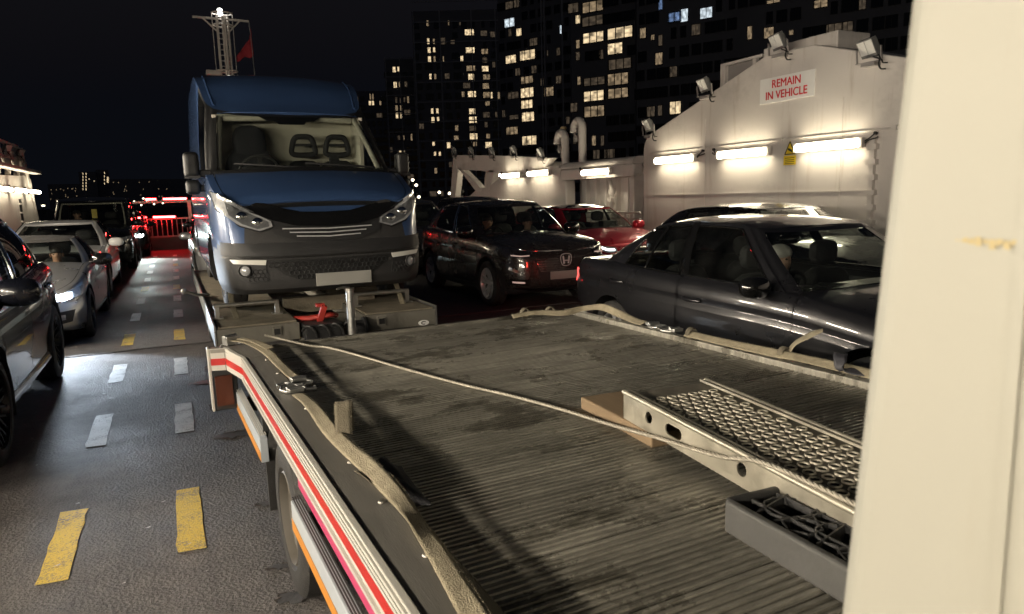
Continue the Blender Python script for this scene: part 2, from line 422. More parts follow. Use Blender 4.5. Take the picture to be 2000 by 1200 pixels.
# ------------------------------------------------------------------ the ferry's side houses
def yz_wall(poly, x0, x1):
    mb = MB(); mb.prism(poly, x1-x0, lambda u, v, w: V((x0+w, u, v))); return mb
def arc(cy, cz, r, a0, a1, n=6): return [(cy+r*math.cos(R(a0+(a1-a0)*k/n)), cz+r*math.sin(R(a0+(a1-a0)*k/n))) for k in range(n+1)]
def house(x, side, root, y0=-10.5):
    """long plated house wall with the stepped gable; outer side away from the lanes"""
    xo = x+side*1.0
    def P(poly): return yz_wall(poly, min(x, xo), max(x, xo))
    P([(y0, 0), (13.0, 0)]+arc(12.62, 2.52, .38, 0, 70)[0:]+[(9.5, 3.90), (8.5, 3.88), (7.0, 3.43), (5.6, 3.05), (y0, 3.05)]).build('wall_plating', 'ferry_white', root, bev=.02)
    xf = x-side*.004
    w = MB()
    for z in (1.6,): w.bar((xf, y0, z), (xf, 12.98, z-.01), .018, .016)
    for yy in (11.0, 7.9, 5.2, 1.8): w.bar((xf, yy, .05), (xf, yy, 3.0), .008, .008)
    w.bar((xf, 6.35, 2.36), (xf, 12.9, 2.36), .01, .01)
    w.build('weld_bead', 'ferry_white', root)
    c = MB(); c.tube([(xf-side*.012, y0, 2.46), (xf-side*.012, 12.75, 2.46)], .011, 6)
    for yy in (11.0, 9.1, 7.0, 3.8, 1.0, -1.8): c.box((xf-side*.02, yy, 2.46), (.04, .09, .07))
    c.build('cable_conduit', 'ferry_white', root)
    return root
hr = house(XR, 1, thing('ferry_side_house', 'long white plated ferry wall with stepped top carrying the red lettered sign', 'ferry structure', (0, 0, 0)))
k = MB(); k.b(XR+.35, XR+1.1, 8.35, 9.92, 3.5, 4.10); k.build('roof_locker', 'ferry_white', hr, bev=.02)
k = MB(); k.b(XR+.35, XR+.43, 10.88, 11.02, 3.1, 3.98); k.b(XR+.35, XR+.43, 10.10, 10.18, 3.1, 3.98); k.bar((XR+.39, 11.02, 4.0), (XR+.39, 9.95, 4.0), .08, .05); k.build('roof_frame', 'ferry_white', hr)
k = MB(); k.b(XR+.42, XR+.46, 10.18, 10.88, 3.2, 3.97); k.build('louvre_panel', 'ferry_grey', hr)
k = MB(); k.b(XR-.06, XR-.002, 7.28, 7.36, .02, 2.33)
for i in range(10): k.b(XR-.08, XR-.002, 7.24, 7.40, .2+.22*i, .28+.22*i)
k.build('edge_stiffener', 'ferry_white', hr)
for i, (y, lab) in enumerate(((11.8, 'bright lamp at the far end of the wall under the lettered sign'), (9.9, 'bright middle lamp on the wall under the lettered sign'), (8.07, 'bright lamp on the wall right of the yellow camera warning sign'))):
    lamp(XR-.04, y, 2.29, 1, lab, sc=1.0 if i == 1 else -1.0)
for y, z, lab in ((12.7, 3.05, 'lowest floodlight on the far stepped corner of the white wall'), (10.95, 3.62, 'second floodlight up the sloping top of the white wall'), (9.15, 4.05, 'floodlight at the peak of the white wall above the lettered sign'), (7.42, 3.62, 'floodlight on the white wall nearest the cream cab edge')):
    flood(XR-.1, y, z, 1, lab, sc=1.0)
# sign
def text(body, size, mname, parent, loc, rot, name='lettering', sx=1.0, bold=.0):
    cu = bpy.data.curves.new(name, 'FONT'); cu.body = body; cu.size = size; cu.align_x = 'CENTER'; cu.align_y = 'CENTER'; cu.extrude = .002; cu.offset = bold
    cu.resolution_u = 3
    tmp = bpy.data.objects.new(name, cu); COL.objects.link(tmp)
    dg = bpy.context.evaluated_depsgraph_get(); me = bpy.data.meshes.new_from_object(tmp.evaluated_get(dg))
    bpy.data.objects.remove(tmp); me.materials.clear(); me.materials.append(M[mname]); me.name = name
    k = MB(); vs_ = [v.co.copy() for v in me.vertices]; fs_ = [tuple(p.vertices) for p in me.polygons]
    for i, (dx, dy) in enumerate(((-size*.016, 0), (size*.016, 0), (0, size*.012), (0, -size*.012))): k.add([v+V((dx, dy, .0005*i)) for v in vs_], fs_)     # heavier strokes
    me = k.mesh(name, mname)
    o = link(name, me, parent, loc, rot); o.scale = (sx, 1, 1); return o
sg = thing('notice_board', 'white board with red capitals reading REMAIN IN VEHICLE', 'sign', (XR-.012, 9.02, 3.30), 0)
k = MB(); k.b(-.008, .008, -.58, .58, -.205, .205); k.build('board', 'sign_white', sg, bev=.002)
FR = (R(90), 0, R(-90))
text('REMAIN', .185, 'sign_red', sg, (-.0115, 0, .088), FR, sx=.95, bold=0)
text('IN VEHICLE', .185, 'sign_red', sg, (-.0115, 0, -.095), FR, sx=.95, bold=0)
cs = thing('warning_sign', 'small yellow camera warning triangle and panel on the white wall', 'sign', (XR-.010, 8.90, 2.20), 0); cs.scale = (1, 1.25, 1.25)
k = MB(); k.add([(-.002, -.10, .0), (-.002, .10, .0), (-.002, 0, .19)], [(0, 1, 2)]); k.add([(-.002, -.105, -.13), (-.002, .105, -.13), (-.002, .105, -.01), (-.002, -.105, -.01)], [(0, 1, 2, 3)]); k.build('panel', 'sign_yellow', cs)
k = MB(); 
for a, b in (((-.085, .01), (.085, .01)), ((-.085, .01), (0, .172)), ((.085, .01), (0, .172))): k.bar((-.004, a[0], a[1]), (-.004, b[0], b[1]), .004, .012)
k.box((-.004, 0, .065), (.003, .07, .028), (R(25), 0, 0)); k.bar((-.004, -.02, .05), (-.004, -.05, .03), .003, .012)
for z in (-.04, -.065, -.09, -.112): k.b(-.006, -.003, -.08, .08, z-.004, z+.004)
k.build('pictogram', 'black', cs)
# left house: same wall mirrored, beside and behind the viewer
hl = house(XL, -1, thing('ferry_side_house', 'mirrored white plated ferry wall left of the lanes beside the viewer', 'ferry structure', (0, 0, 0)), -12.5)
for i, y in enumerate((12.0, 10.1, 8.25, 5.2, 2.4, -.4, -3.2, -6.0, -8.8)):
    lamp(XL+.04, y, 2.29, -1, 'long lamp on the left ferry wall beside the viewer', near=True)
# ------------------------------------------------------------------ right truss house further along
th = thing('ferry_truss_house', 'white ferry house with triangular truss end and recessed ribbed panel behind the red car', 'ferry structure')
xi, xo = XR, XR+.8
def plate(poly, name='truss_plate', x0=xi, x1=xi+.22, root=th, bev=.015):
    return yz_wall(poly, x0, x1).build(name, 'ferry_white', root, bev=bev)
plate([(24.5, 3.16), (24.1, 2.62), (22.0, 2.5), (20.2, 2.30), (16.8, 2.30), (16.75, 2.42)]+arc(17.15, 2.28, .35, 20, 90, 5)+[(20.0, 2.86)], 'top_beam')
plate([(24.5, 3.14), (25.5, 0), (25.1, 0), (24.12, 2.55)], 'end_leg')
plate([(24.15, 2.72), (23.75, 2.66), (21.9, 1.85), (22.35, 1.75)], 'truss_diagonal')
plate([(21.35, 2.5), (20.95, 2.47), (21.35, 1.78), (21.75, 1.82)], 'truss_diagonal')
plate([(25.1, 0), (24.6, 1.2), (22.3, 1.95), (21.5, 1.95), (20.1, 2.36), (16.7, 2.36), (16.7, 0)], 'wall_plating', xi+.01, xi+.2)
# far side frame seen through the truss
plate([(24.5, 3.0), (25.4, 0), (25.0, 0), (24.1, 2.55), (16.8, 2.2), (16.8, 2.45), (20, 2.7)], 'rear_beam', xo+.5, xo+.7)
k = MB(); k.bar((xi+.6, 24.6, 1.1), (xi+.6, 20.1, 2.3), .3, .10); k.bar((xi+.75, 24.6, .9), (xi+.75, 20.1, 2.05), .05, .05)
for i in range(10): k.bar((xi+.45, 24.4-.45*i, 1.18+.12*i), (xi+.75, 24.4-.45*i, 1.18+.12*i), .05, .04)
k.build('stair_ladder', 'ferry_white', th)
# box house with recess
fr = [(16.7, 0), (16.7, 2.40)]
k = MB()
k.b(xi, xi+.3, 13.4, 16.68, 2.02, 2.30); k.b(xi, xi+.3, 16.4, 16.68, 0, 2.02); k.b(xi, xi+.3, 13.4, 13.56, 0, 2.02)
k.build('recess_frame', 'ferry_white', th, bev=.05, seg=4)
k = MB(); n = 8; prof = [(xi, 2.30)]+[(xi+.16*(1-math.cos(R(90*i/n))), 2.30+.16*math.sin(R(90*i/n))) for i in range(n+1)]+[(xi+1.4, 2.46), (xi+1.4, 2.30)]
k.add([(x, y, z) for y in (13.4, 16.68) for x, z in prof], [tuple(range(len(prof)))[::-1], tuple(range(len(prof), 2*len(prof)))]+[(i, (i+1) % len(prof), len(prof)+(i+1) % len(prof), len(prof)+i) for i in range(len(prof))])
k.build('roof_edge', 'ferry_white', th, 40)
k = MB(); k.b(xi+.55, xi+.62, 13.4, 16.6, 0, 2.3); k.build('recess_back', 'ferry_white', th)
for i in range(6):
    k = MB(); k.b(xi+.44, xi+.55, 13.75+.47*i, 13.85+.47*i, 0, 2.02); k.build('rib', 'ferry_white', th)
k = MB(); k.tube([(xi+.3, 14.7, 0), (xi+.3, 14.7, 1.75), (xi+.3, 14.78, 1.95), (xi+.3, 14.9, 2.02)], .045, 10); k.cyl((xi+.3, 14.7, 1.62), (xi+.3, 14.7, 1.74), .075, 10); k.cyl((xi+.3, 14.7, 1.35), (xi+.3, 14.7, 1.42), .07, 10); k.box((xi+.22, 14.62, 1.5), (.1, .14, .09))
k.build('fire_main_pipe', 'ferry_white', th, 50)
lamp(XR-.05, 14.75, 2.16, 1, 'bright lamp over the ribbed recess panel behind the red car')
lamp(XR-.05, 17.7, 2.25, 1, 'bright lamp on the truss house nearest the curved vent pipes')
lamp(XR-.05, 19.45, 2.25, 1, 'second bright lamp on the truss house left of the vent pipes')
lamp(xo+.6, 21.2, 2.36, 1, 'lamp seen through the truss opening behind the beam')
lamp(xo+.6, 23.2, 2.42, 1, 'far lamp seen through the leftmost truss opening')
for y, z, lab in ((24.3, 3.32, 'leftmost floodlight at the tip of the truss beam'), (22.7, 3.2, 'second floodlight from the tip of the truss beam'), (21.0, 3.08, 'middle floodlight on the truss beam'), (19.4, 3.0, 'fourth floodlight along the truss beam'), (17.7, 2.82, 'floodlight on the truss beam nearest the vent pipes')):
    flood(XR-.05, y, z, 1, lab, sc=.95)
for y, top, lab in ((16.83, 3.28, 'shorter white gooseneck vent pipe on the truss house'), (15.95, 3.50, 'taller white gooseneck vent pipe on the box house roof')):
    vp = thing('vent_pipe', lab, 'vent pipe', (XR+.25, y, 2.38), 0, 'gooseneck vent pipes')
    r = .20; h = top-2.38-r
    k = MB(); k.tube([(0, 0, 0), (0, 0, h)]+[(0, r-r*math.cos(R(a)), h+r*math.sin(R(a))) for a in range(15, 181, 15)]+[(0, 2*r, h-.04)], .105, 16); k.build('bent_pipe', 'ferry_white', vp, 50)
    k = MB(); k.lathe([(-.02, .0), (-.02, .13), (.03, .13), (.03, 0)], 16, 'Z', (0, 0, 0)); k.build('flange', 'ferry_white', vp)
    k = MB(); k.lathe([(0, 0), (0, .115), (-.03, .12), (-.05, .10), (-.05, 0)], 16, 'Z', (0, 2*r, h-.03)); k.build('vent_head', 'ferry_white', vp)
    k = MB(); k.bar((-.02, r*1.7, h-.1), (-.02, .12, h-.28), .07, .05); k.ball((-.06, .2, h-.24), (.07, .07, .09), 8, 6); k.build('float_valve', 'ferry_grey', vp)
vs_ = thing('vent_pipe', 'thin straight tan pipe left of the gooseneck pipes', 'pipe', (XR+.5, 17.35, 2.45))
k = MB(); k.tube([(0, 0, 0), (0, 0, .98)], .05, 10); k.build('straight_pipe', mat('tan_pipe', (.5, .38, .2), .5), vs_, 50)
k = MB(); k.lathe([(.96, 0), (.96, .085), (1.02, .085), (1.02, 0)], 12, 'Z'); k.build('cap', 'tan_pipe', vs_)
def railing(label, p0, p1, h=1.22, step=.085, mname='ferry_white'):
    p0, p1 = V(p0), V(p1); t = thing('guard_rail', label, 'railing', p0, 0); d = p1-p0; n = max(2, int(d.length/step))
    for z in (h, h-.13, .12):
        k = MB(); k.tube([V((0, 0, z)), d+V((0, 0, z))], .024 if z > h-.05 else .017, 8); k.build('rail', mname, t, 50)
    bm_ = MB(); bm_.cyl((0, 0, .12), (0, 0, h-.13), .011, 6); me = bm_.mesh('baluster', mname, 50)
    pm = MB(); pm.cyl((0, 0, 0), (0, 0, h), .026, 8); pme = pm.mesh('post', mname, 50)
    for i in range(n+1): link('post' if i % 12 == 0 else 'baluster', pme if i % 12 == 0 else me, t, d*(i/n))
    return t
railing('white barred railing between the two ferry houses beside the red car', (9.15, 15.4, 0), (9.15, 12.75, 0))
# ------------------------------------------------------------------ left truss house at the far end
tl = thing('ferry_truss_house', 'white truss ended ferry house at the far left washed with red light', 'ferry structure')
a0, a1 = XL-.3, XL
def pl(poly, name, x0=a0, x1=a1): return yz_wall(poly, x0, x1).build(name, 'ferry_white', tl, bev=.015)
pl([(24.6, 0), (33.6, 0), (32.4, 2.75), (31.9, 2.85), (24.6, 2.65)], 'wall_plating')
pl([(33.75, 0), (33.3, 0), (31.05, 3.72), (31.3, 3.84)], 'end_leg', a0-.02, a1+.03)
k = MB()
k.bar((XL-.1, 31.15, 3.84), (XL-.1, 24.6, 3.84), .09, .10); k.bar((XL-.1, 31.5, 3.40), (XL-.1, 24.6, 3.36), .09, .08)
for i in range(4): k.bar((XL-.1, 30.9-1.6*i, 3.84), (XL-.1, 30.3-1.6*i, 2.8), .16, .12); k.bar((XL-.1, 30.3-1.6*i, 2.85), (XL-.1, 29.3-1.6*i, 3.82), .07, .06)
k.build('truss_frame', 'ferry_white', tl)
k = MB(); k.bar((XL+.12, 33.2, 3.02), (XL+.12, 24.6, 2.98), .30, .13); k.build('cap_rail', 'ferry_white', tl, bev=.03)
k = MB(); k.b(XL+.005, XL+.02, 29.4, 29.8, .1, 2.0)
k.build('door_recess', 'black', tl)
k = MB()
for i in range(6): k.b(XL+.0, XL+.05, 29.36, 29.84, .3+.3*i, .36+.3*i)
k.build('ladder_rung', 'ferry_white', tl)
for y, lab in ((32.0, 'right end lamp of the far left ferry house'), (29.2, 'middle lamp of the far left ferry house'), (26.5, 'lamp at the left picture edge on the far left ferry house')):
    lamp(XL+.05, y, 2.28, -1, lab, sc=1.9)
for y, z in ((30.6, 3.62), (28.3, 3.62)): flood(XL+.05, y, z, -1, 'floodlight under the truss top of the far left ferry house, reddish' if y > 30 else 'floodlight left of the reddish one under the far left truss')
# ------------------------------------------------------------------ end gate with red light bars
g = thing('ramp_gate', 'white barred gate across the far end of the lane glowing red', 'gate', (-1.15, 29.6, 0))
k = MB(); k.b(-.6, 3.6, .03, .16, .0, .46); k.build('kick_plate', 'ferry_grey', g)
k = MB()
for z in (.50, 1.16): k.b(-.6, 3.6, -.03, .03, z-.03, z+.03)
k.build('rail', 'ferry_white', g)
bmn = MB(); bmn.b(-.016, .016, -.016, .016, .5, 1.16); me = bmn.mesh('baluster', 'ferry_white')
for i in range(24): link('baluster', me, g, (-.5+.17*i, 0, 0))
for x in (-.6, 1.85):
    k = MB(); k.b(x-.06, x+.06, .02, .14, 0, 1.75); k.build('post', 'ferry_white', g)
k = MB(); k.b(-.6, 3.6, .05, .12, 1.74, 1.82); k.build('yoke', 'ferry_white', g)
def redbar(x0, x1, y, z, lab):
    t = thing('red_light_bar', lab, 'light', ((x0+x1)/2, y, z), 0, 'red light bars over the ramp gate'); w = (x1-x0)/2
    k = MB(); k.b(-w, w, -.012, .012, -.028, .028); k.build('glowing_strip', 'led_red', t)
    k = MB(); k.b(-w-.03, w+.03, .014, .05, -.045, .045); k.build('housing', 'flood_body', t)
for x0, x1, z, lab in ((-1.12, -.78, 1.225, 'short red light bar left of the longer one on the gate top rail'), (-.55, .18, 1.225, 'longer red light bar on the gate top rail'), (-.75, -.40, 1.88, 'short red light bar high above the gate'), (-.16, .62, 1.88, 'long red light bar high above the gate near the van')):
    redbar(x0, x1, 29.52, z, lab)
# ------------------------------------------------------------------ mast, flag
ms = thing('signal_mast', 'white lattice ladder mast with crossarm and lit top behind the van roof', 'mast', (2.42, 30, 0))
k = MB()
for dx, dy in ((-.17, 0), (.02, -.1), (.10, -.1), (.24, .1)): k.cyl((dx, dy, 0), (dx, dy, 8.62), .035 if dx != .10 else .05, 8)
k.build('upright', 'ferry_white', ms, 50)
rm = MB(); rm.cyl((-.17, 0, 0), (.24, .05, 0), .016, 6); me = rm.mesh('rung', 'ferry_white', 50)
for i in range(16): link('rung', me, ms, (0, 0, 5.6+.2*i))
for z, r in ((8.72, .36), (8.28, .36), (6.62, .40)):
    k = MB(); k.tube([(.03+r*math.cos(R(a)), r*.8*math.sin(R(a)), z) for a in range(0, 360, 15)], .028, 6, closed=True); k.build('hoop', 'ferry_white', ms, 50)
k = MB()
for a in range(0, 360, 60): k.cyl((.03+.36*math.cos(R(a)), .29*math.sin(R(a)), 6.62), (.03+.36*math.cos(R(a)), .29*math.sin(R(a)), 8.72), .014, 6)
k.build('cage_bar', 'ferry_white', ms, 50)
k = MB(); k.bar((-1.0, 0, 8.52), (.98, 0, 8.50), .07, .07); k.bar((-.65, 0, 8.5), (-.12, 0, 8.0), .05, .05); k.bar((.65, 0, 8.5), (.18, 0, 8.0), .05, .05); k.build('crossarm', 'ferry_white', ms)
k = MB(); k.box((-.45, 0, 6.55), (.5, .3, .16)); k.build('camera_box', 'ferry_white', ms, bev=.02)
k = MB(); k.lathe([(0, 0), (0, .09), (.16, .09), (.2, .06), (.2, 0)], 12, 'Z', (-.03, 0, 8.68)); k.build('masthead_light', 'beacon', ms)
mat('flag_red', (.40, .035, .05), .8, var=.25, vs=3)
fg = thing('ensign', 'limp dark red flag on a thin staff right of the mast', 'flag', (3.40, 30, 0))
k = MB(); k.tube([(.0, 0, 8.45), (.10, 0, 5.2), (.16, 0, 2.9)], .014, 6); k.build('staff', 'galv', fg, 50)
rows = []
for i in range(11):
    u = i/10; row = []
    for j in range(11):
        v = j/10
        x = .04+.035*v-u*.62*(.15+.85*min(1, v*1.5)); z = 8.25-1.0*v-u*.55*(1-v*.6)+.05*math.sin(u*9+v*3)
        row.append((x, .07*math.sin(u*10+v*4)*u, z))
    rows.append(row)
k = MB(); k.grid(rows); o = k.build('cloth', 'flag_red', fg, 60); m = o.modifiers.new('s', 'SOLIDIFY'); m.thickness = .004
# ------------------------------------------------------------------ far shore and towers
mat('shore', (.03, .03, .03), .9)
sh = MB(); sh.b(-1200, 1200, 95, 2400, -3.2, -.6); tag(sh.build('shore_ground', 'shore'), kind='structure')
mat('facade', (.26, .26, .29), .7, var=.2, vs=.2); mat('facade_rib', (.55, .55, .58), .6); mat('win_dark', (.02, .022, .028), .06)
mat('win_frame', (.05, .05, .05), .5)
def lit(name, col, s):
    m = emis(name, col, s, False); n = m.node_tree; p = n.nodes['Principled BSDF']; L = n.links
    tc = n.nodes.new('ShaderNodeTexCoord'); oi = n.nodes.new('ShaderNodeObjectInfo'); sc_ = n.nodes.new('ShaderNodeVectorMath'); sc_.operation = 'MULTIPLY_ADD'
    mlt = n.nodes.new('ShaderNodeVectorMath'); mlt.operation = 'SCALE'; mlt.inputs['Scale'].default_value = 37.0
    cmb = n.nodes.new('ShaderNodeCombineXYZ'); L.new(oi.outputs['Random'], cmb.inputs[0]); L.new(oi.outputs['Random'], cmb.inputs[2]); L.new(cmb.outputs[0], mlt.inputs[0])
    sc_.inputs[1].default_value = (2.3, 1, 1.6); L.new(tc.outputs['Object'], sc_.inputs[0]); L.new(mlt.outputs[0], sc_.inputs[2])
    nz = n.nodes.new('ShaderNodeTexVoronoi'); nz.inputs['Scale'].default_value = 1.6; L.new(sc_.outputs[0], nz.inputs['Vector'])
    nz.distance = 'CHEBYCHEV'
    mr = n.nodes.new('ShaderNodeMapRange'); mr.inputs[1].default_value = .1; mr.inputs[2].default_value = .75; mr.inputs[3].default_value = s*1.5; mr.inputs[4].default_value = s*.18
    L.new(nz.outputs['Distance'], mr.inputs[0]); L.new(mr.outputs[0], p.inputs['Emission Strength'])
lit('room_warm', (1, .76, .45), .30); lit('room_soft', (1, .72, .42), .08); lit('room_faint', (.9, .66, .42), .022); lit('room_cool', (.8, .92, 1), .26); lit('room_blue', (.35, .55, 1), .1)
um = MB(); um.add([(-.5, 0, -.5), (.5, 0, -.5), (.5, 0, .5), (-.5, 0, .5)], [(0, 1, 2, 3)])
PANE = {k: um.mesh('pane', k) for k in ('room_warm', 'room_soft', 'room_faint', 'room_cool', 'room_blue', 'win_dark')}
def frame_mesh(n):
    k = MB(); t = .045
    for a in (-.5, .5): k.box((a, -.03, 0), (t, .12, 1+t)); k.box((0, -.03, a), (1+t, .12, t))
    for i in range(1, n): k.box((-.5+i/n, -.03, 0), (t*.8, .10, 1))
    return k.mesh('window', 'win_frame')
WF = {n: frame_mesh(n) for n in (1, 2, 3)}
rdk = random.Random(77)
class Tower:
    """facade plane through the ground distance d at pixel px, running along azimuth az (degrees from +Y)"""
    def __init__(s, name, label, px0, px1, d, az, top_px, top_py, depth=18, z_top=None):
        mid = c_right*(((px0+px1)/2-1000)/FPX)-c_up*(-220/FPX)+c_fwd; mid.z = 0; mid.normalize(); s.P = EYE+mid*d
        s.u = V((math.sin(R(az)), math.cos(R(az)), 0))
        n = V((-s.u.y, s.u.x, 0))
        if n.dot(mid) > 0: n = -n
        s.n = n
        if s.u.dot(V((c_right.x, c_right.y, 0))) < 0: s.u = -s.u
        A, B = s.hit(px0, 380), s.hit(px1, 380)
        s.A, s.w = A, (B-A).dot(s.u); s.A.z = 0
        T = s.hit(top_px, top_py) if z_top is None else V((0, 0, z_top)); s.h = T.z
        s.root = thing(name, label, 'building', s.A); s.root.rotation_euler = (0, 0, math.atan2(s.u.y, s.u.x))
        k = MB(); k.b(0, s.w, 0.06, depth, -1, s.h); k.build('wall', 'facade', s.root)
        s.depth = depth
    def hit(s, px, py):
        r = c_right*((px-1000)/FPX)-c_up*((py-600)/FPX)+c_fwd
        return EYE+r*((s.P-EYE).dot(s.n)/r.dot(s.n))
    def loc(s, px, py):
        p = s.hit(px, py)-s.A; return p.dot(s.u), p.z
    def win(s, x0, y0, x1, y1, kind):
        if x1-x0 < 2: x1 = x0+2
        a, za = s.loc(x0, y0); b, zb = s.loc(x1, y1); a2, z2 = s.loc((x0+x1)/2, (y0+y1)/2)
        z0, _ = s.loc((x0+x1)/2, y0), 0; zt = s.loc((x0+x1)/2, y0)[1]; zl = s.loc((x0+x1)/2, y1)[1]
        w, h = b-a, zt-zl
        if zt > s.h-.2 or a < 0 or b > s.w: return
        n = 1 if w < 1.6 else (2 if w < 3.2 else 3)
        f = link('window', WF[n], s.root, ((a+b)/2, .0, (zt+zl)/2)); f.scale = (w, 1, h)
        link('pane', PANE[kind], f, (0, .02, 0))
        s.used.append((a, b, zl, zt))
    used = None
    def ribs(s, xs, zs, t=.35):
        k = MB()
        for x in xs: k.b(x-t/2, x+t/2, -.18, .06, 0, s.h)
        for z in zs: k.b(0, s.w, -.14, .06, z-t/2, z+t/2)
        k.build('facade_frame', 'facade_rib', s.root)
    def dark(s, nx, fh, w=1.5, h=1.7, z0=3, lim=150):
        dx = s.w/nx; c = 0; z = z0
        while z < s.h-2:
            for i in range(nx):
                x = dx*(i+.5)
                if any(x+w/2 > a-.3 and x-w/2 < b+.3 and z+h/2 > lo-.3 and z-h/2 < hi+.3 for a, b, lo, hi in s.used): continue
                wv = w*rdk.choice((.6, 1, 1, 1.5)); f = link('window', WF[2], s.root, (x+rdk.uniform(-.25, .25), 0, z)); f.scale = (wv, 1, h); link('pane', PANE['room_faint' if rdk.random() < .10 else 'win_dark'], f, (0, .02, 0)); c += 1
                if c >= lim: return
            z += fh
K = {'w': 'room_warm', 's': 'room_soft', 'f': 'room_faint', 'c': 'room_cool', 'b': 'room_blue'}
def zoom8(t, txt):
    for e in txt.split(';'):
        a = e.split(',')
        x0, y0, x1, y1 = [float(v)/3 for v in a[:4]]; t.win(700+x0, y0, 700+x1, y1, K[a[4].strip()])
tE = Tower('apartment_tower', 'lowest dark tower with few lit windows just right of the van roof', 702, 765, 290, 110, 730, 178); tE.used = []
zoom8(tE, '65,550,75,585,s;80,550,90,585,s;60,592,75,618,w;78,592,92,618,w;122,592,135,618,s;168,592,178,612,f'); tE.dark(6, 3.1)
tA = Tower('apartment_tower', 'second dark tower with small paired lit windows left of the grid tower', 764, 820, 250, 112, 790, 116); tA.used = []
zoom8(tA, '200,392,220,425,w;228,392,243,420,w;205,480,226,516,w;236,480,248,512,s;215,570,228,605,f;242,575,250,605,f;265,570,275,600,f;285,565,297,605,s;216,618,232,650,s;244,618,258,650,s;218,662,234,695,w;244,662,260,695,w;338,660,358,695,w;230,795,245,822,f;260,795,270,822,s;305,785,318,825,s;238,878,252,900,w;262,878,272,900,w')
tA.ribs([.3, 5, 9.7], [6*i for i in range(1, 9)]); tA.dark(5, 3.05, lim=60)
tB = Tower('apartment_tower', 'tall dark tower with pale grid frame and many small lit windows', 820, 982, 234, 115, 900, 20); tB.used = []
zoom8(tB, '475,65,500,105,w;398,120,412,155,s;525,120,532,150,s;590,130,600,150,f;622,172,678,208,w;715,180,755,212,f;402,225,417,260,w;436,228,448,260,s;482,222,510,262,f;540,235,565,260,f;405,278,424,312,w;437,278,451,308,w;628,278,682,312,w;720,287,760,318,s;407,330,426,368,w;440,330,453,366,s;494,330,502,368,s;597,328,615,366,w;727,338,755,370,f;632,385,685,417,s;723,387,763,420,w;415,433,430,466,w;444,433,457,466,s;643,433,678,468,w;730,437,770,468,s;728,488,766,522,s;640,535,690,570,w;605,537,622,570,s;730,540,770,575,s;775,540,786,578,w;812,540,830,582,s;742,588,770,620,s;425,636,440,668,w;455,636,470,666,w;648,636,685,670,w;427,686,447,720,w;460,686,475,716,w;648,684,695,722,w;650,738,690,768,f;566,735,586,768,s;652,782,700,818,w;748,785,772,812,s;560,795,588,824,s;672,832,695,858,s;742,833,782,868,w;518,835,540,870,w;433,832,448,855,w;442,890,456,914,w;470,890,484,914,w;445,985,462,1018,s')
tB.ribs([.4, 8.6, 18.5, 26.0], [6.05*i+1.5 for i in range(1, 11)]); tB.dark(9, 3.05, lim=170)
tC = Tower('apartment_tower', 'dark tower with wide warm windows between the grid tower and vent pipes', 982, 1118, 174, -28, 1000, -60); tC.used = []
zoom8(tC, '855,108,916,160,c;925,168,957,212,w;862,325,925,372,w;945,295,1037,352,w;952,448,1025,490,s;875,540,940,580,f;950,515,1028,572,w;953,588,1022,636,w;957,658,1032,712,w;885,675,940,700,f;865,745,936,790,s;958,797,1046,850,w;1180,148,1193,200,c;1088,512,1145,565,s;1105,295,1112,330,f')
tC.ribs([tC.w*.62, tC.w*.66, tC.w*.9], []); tC.dark(9, 3.1, lim=110)
tD = Tower('apartment_tower', 'near tower with large lit balcony windows above the vent pipes', 1119, 1241, 140, -32, 1180, -70); tD.used = []
zoom8(tD, '1312,8,1437,70,s;1272,90,1300,140,w;1310,95,1435,150,f;1315,190,1438,250,w;1458,160,1608,225,w;1460,253,1548,318,w;1275,235,1298,285,s;1275,305,1298,355,f;1465,345,1600,405,f;1460,430,1582,498,s;1283,450,1302,498,s;1320,455,1445,500,f;1462,518,1582,575,s;1320,533,1440,592,w;1322,622,1442,685,s;1283,728,1308,776,w;1368,795,1392,855,s;1420,795,1440,855,f')
tD.dark(9, 3.05, lim=70)
tF = Tower('apartment_tower', 'large dark block filling the sky above the lettered sign with scattered windows', 1243, 1830, 120, -30, 1500, -120); tF.used = []
zoom8(tF, '1650,165,1685,225,s;1715,205,1735,235,s;1758,205,1782,270,f;1760,0,1782,58,b;1740,310,1782,380,s;1820,70,1890,130,b;1825,595,1890,670,w;1755,618,1780,680,f;1645,950,1680,990,s')
for a in ((118, 70, 175, 172, 'c'), (270, 60, 365, 145, 'c'), (640, 205, 675, 310, 's'), (770, 215, 845, 300, 's'), (965, 235, 998, 275, 's'), (790, 0, 895, 25, 's'), (1160, 0, 1265, 60, 's'), (20, 100, 110, 170, 'b')):
    tF.win(1300+a[0]/4, a[1]/4, 1300+a[2]/4, a[3]/4, K[a[4]])
tF.dark(24, 3.05, lim=260)
# low skyline far to the left
def block(label, px0, px1, top, d, wins, kind='room_warm'):
    t = Tower('far_building', label, px0, px1, d, 90+25-28, (px0+px1)/2, top, depth=20); t.used = []
    for (x, y, w, h) in wins: t.win(x, y, x+w, y+h, kind)
    return t
rw = random.Random(5)
block('dark far block with two bright stair strips above the black people carrier', 158, 192, 336, 600, [(161, 338+6*i, 2, 4) for i in range(6)]+[(167, 338+6*i, 2.2, 4) for i in range(6)]+[(173, 349, 2, 2), (183, 353, 2, 2)])
block('far block with one bright white stair strip on its right edge', 192, 216, 332, 620, [(208.5, 334+4*i, 4, 3.6) for i in range(6)]+[(203, 336+7*i, 2, 4) for i in range(4)])
block('low far block at left with scattered small lights', 95, 158, 360, 700, [(rw.uniform(98, 152), rw.uniform(364, 392), 2, 2) for i in range(22)], 'room_soft')
block('long low far block with sparse lights behind the people carrier', 216, 300, 350, 800, [(rw.uniform(220, 292), rw.uniform(354, 385), 2, 2) for i in range(12)], 'room_soft')
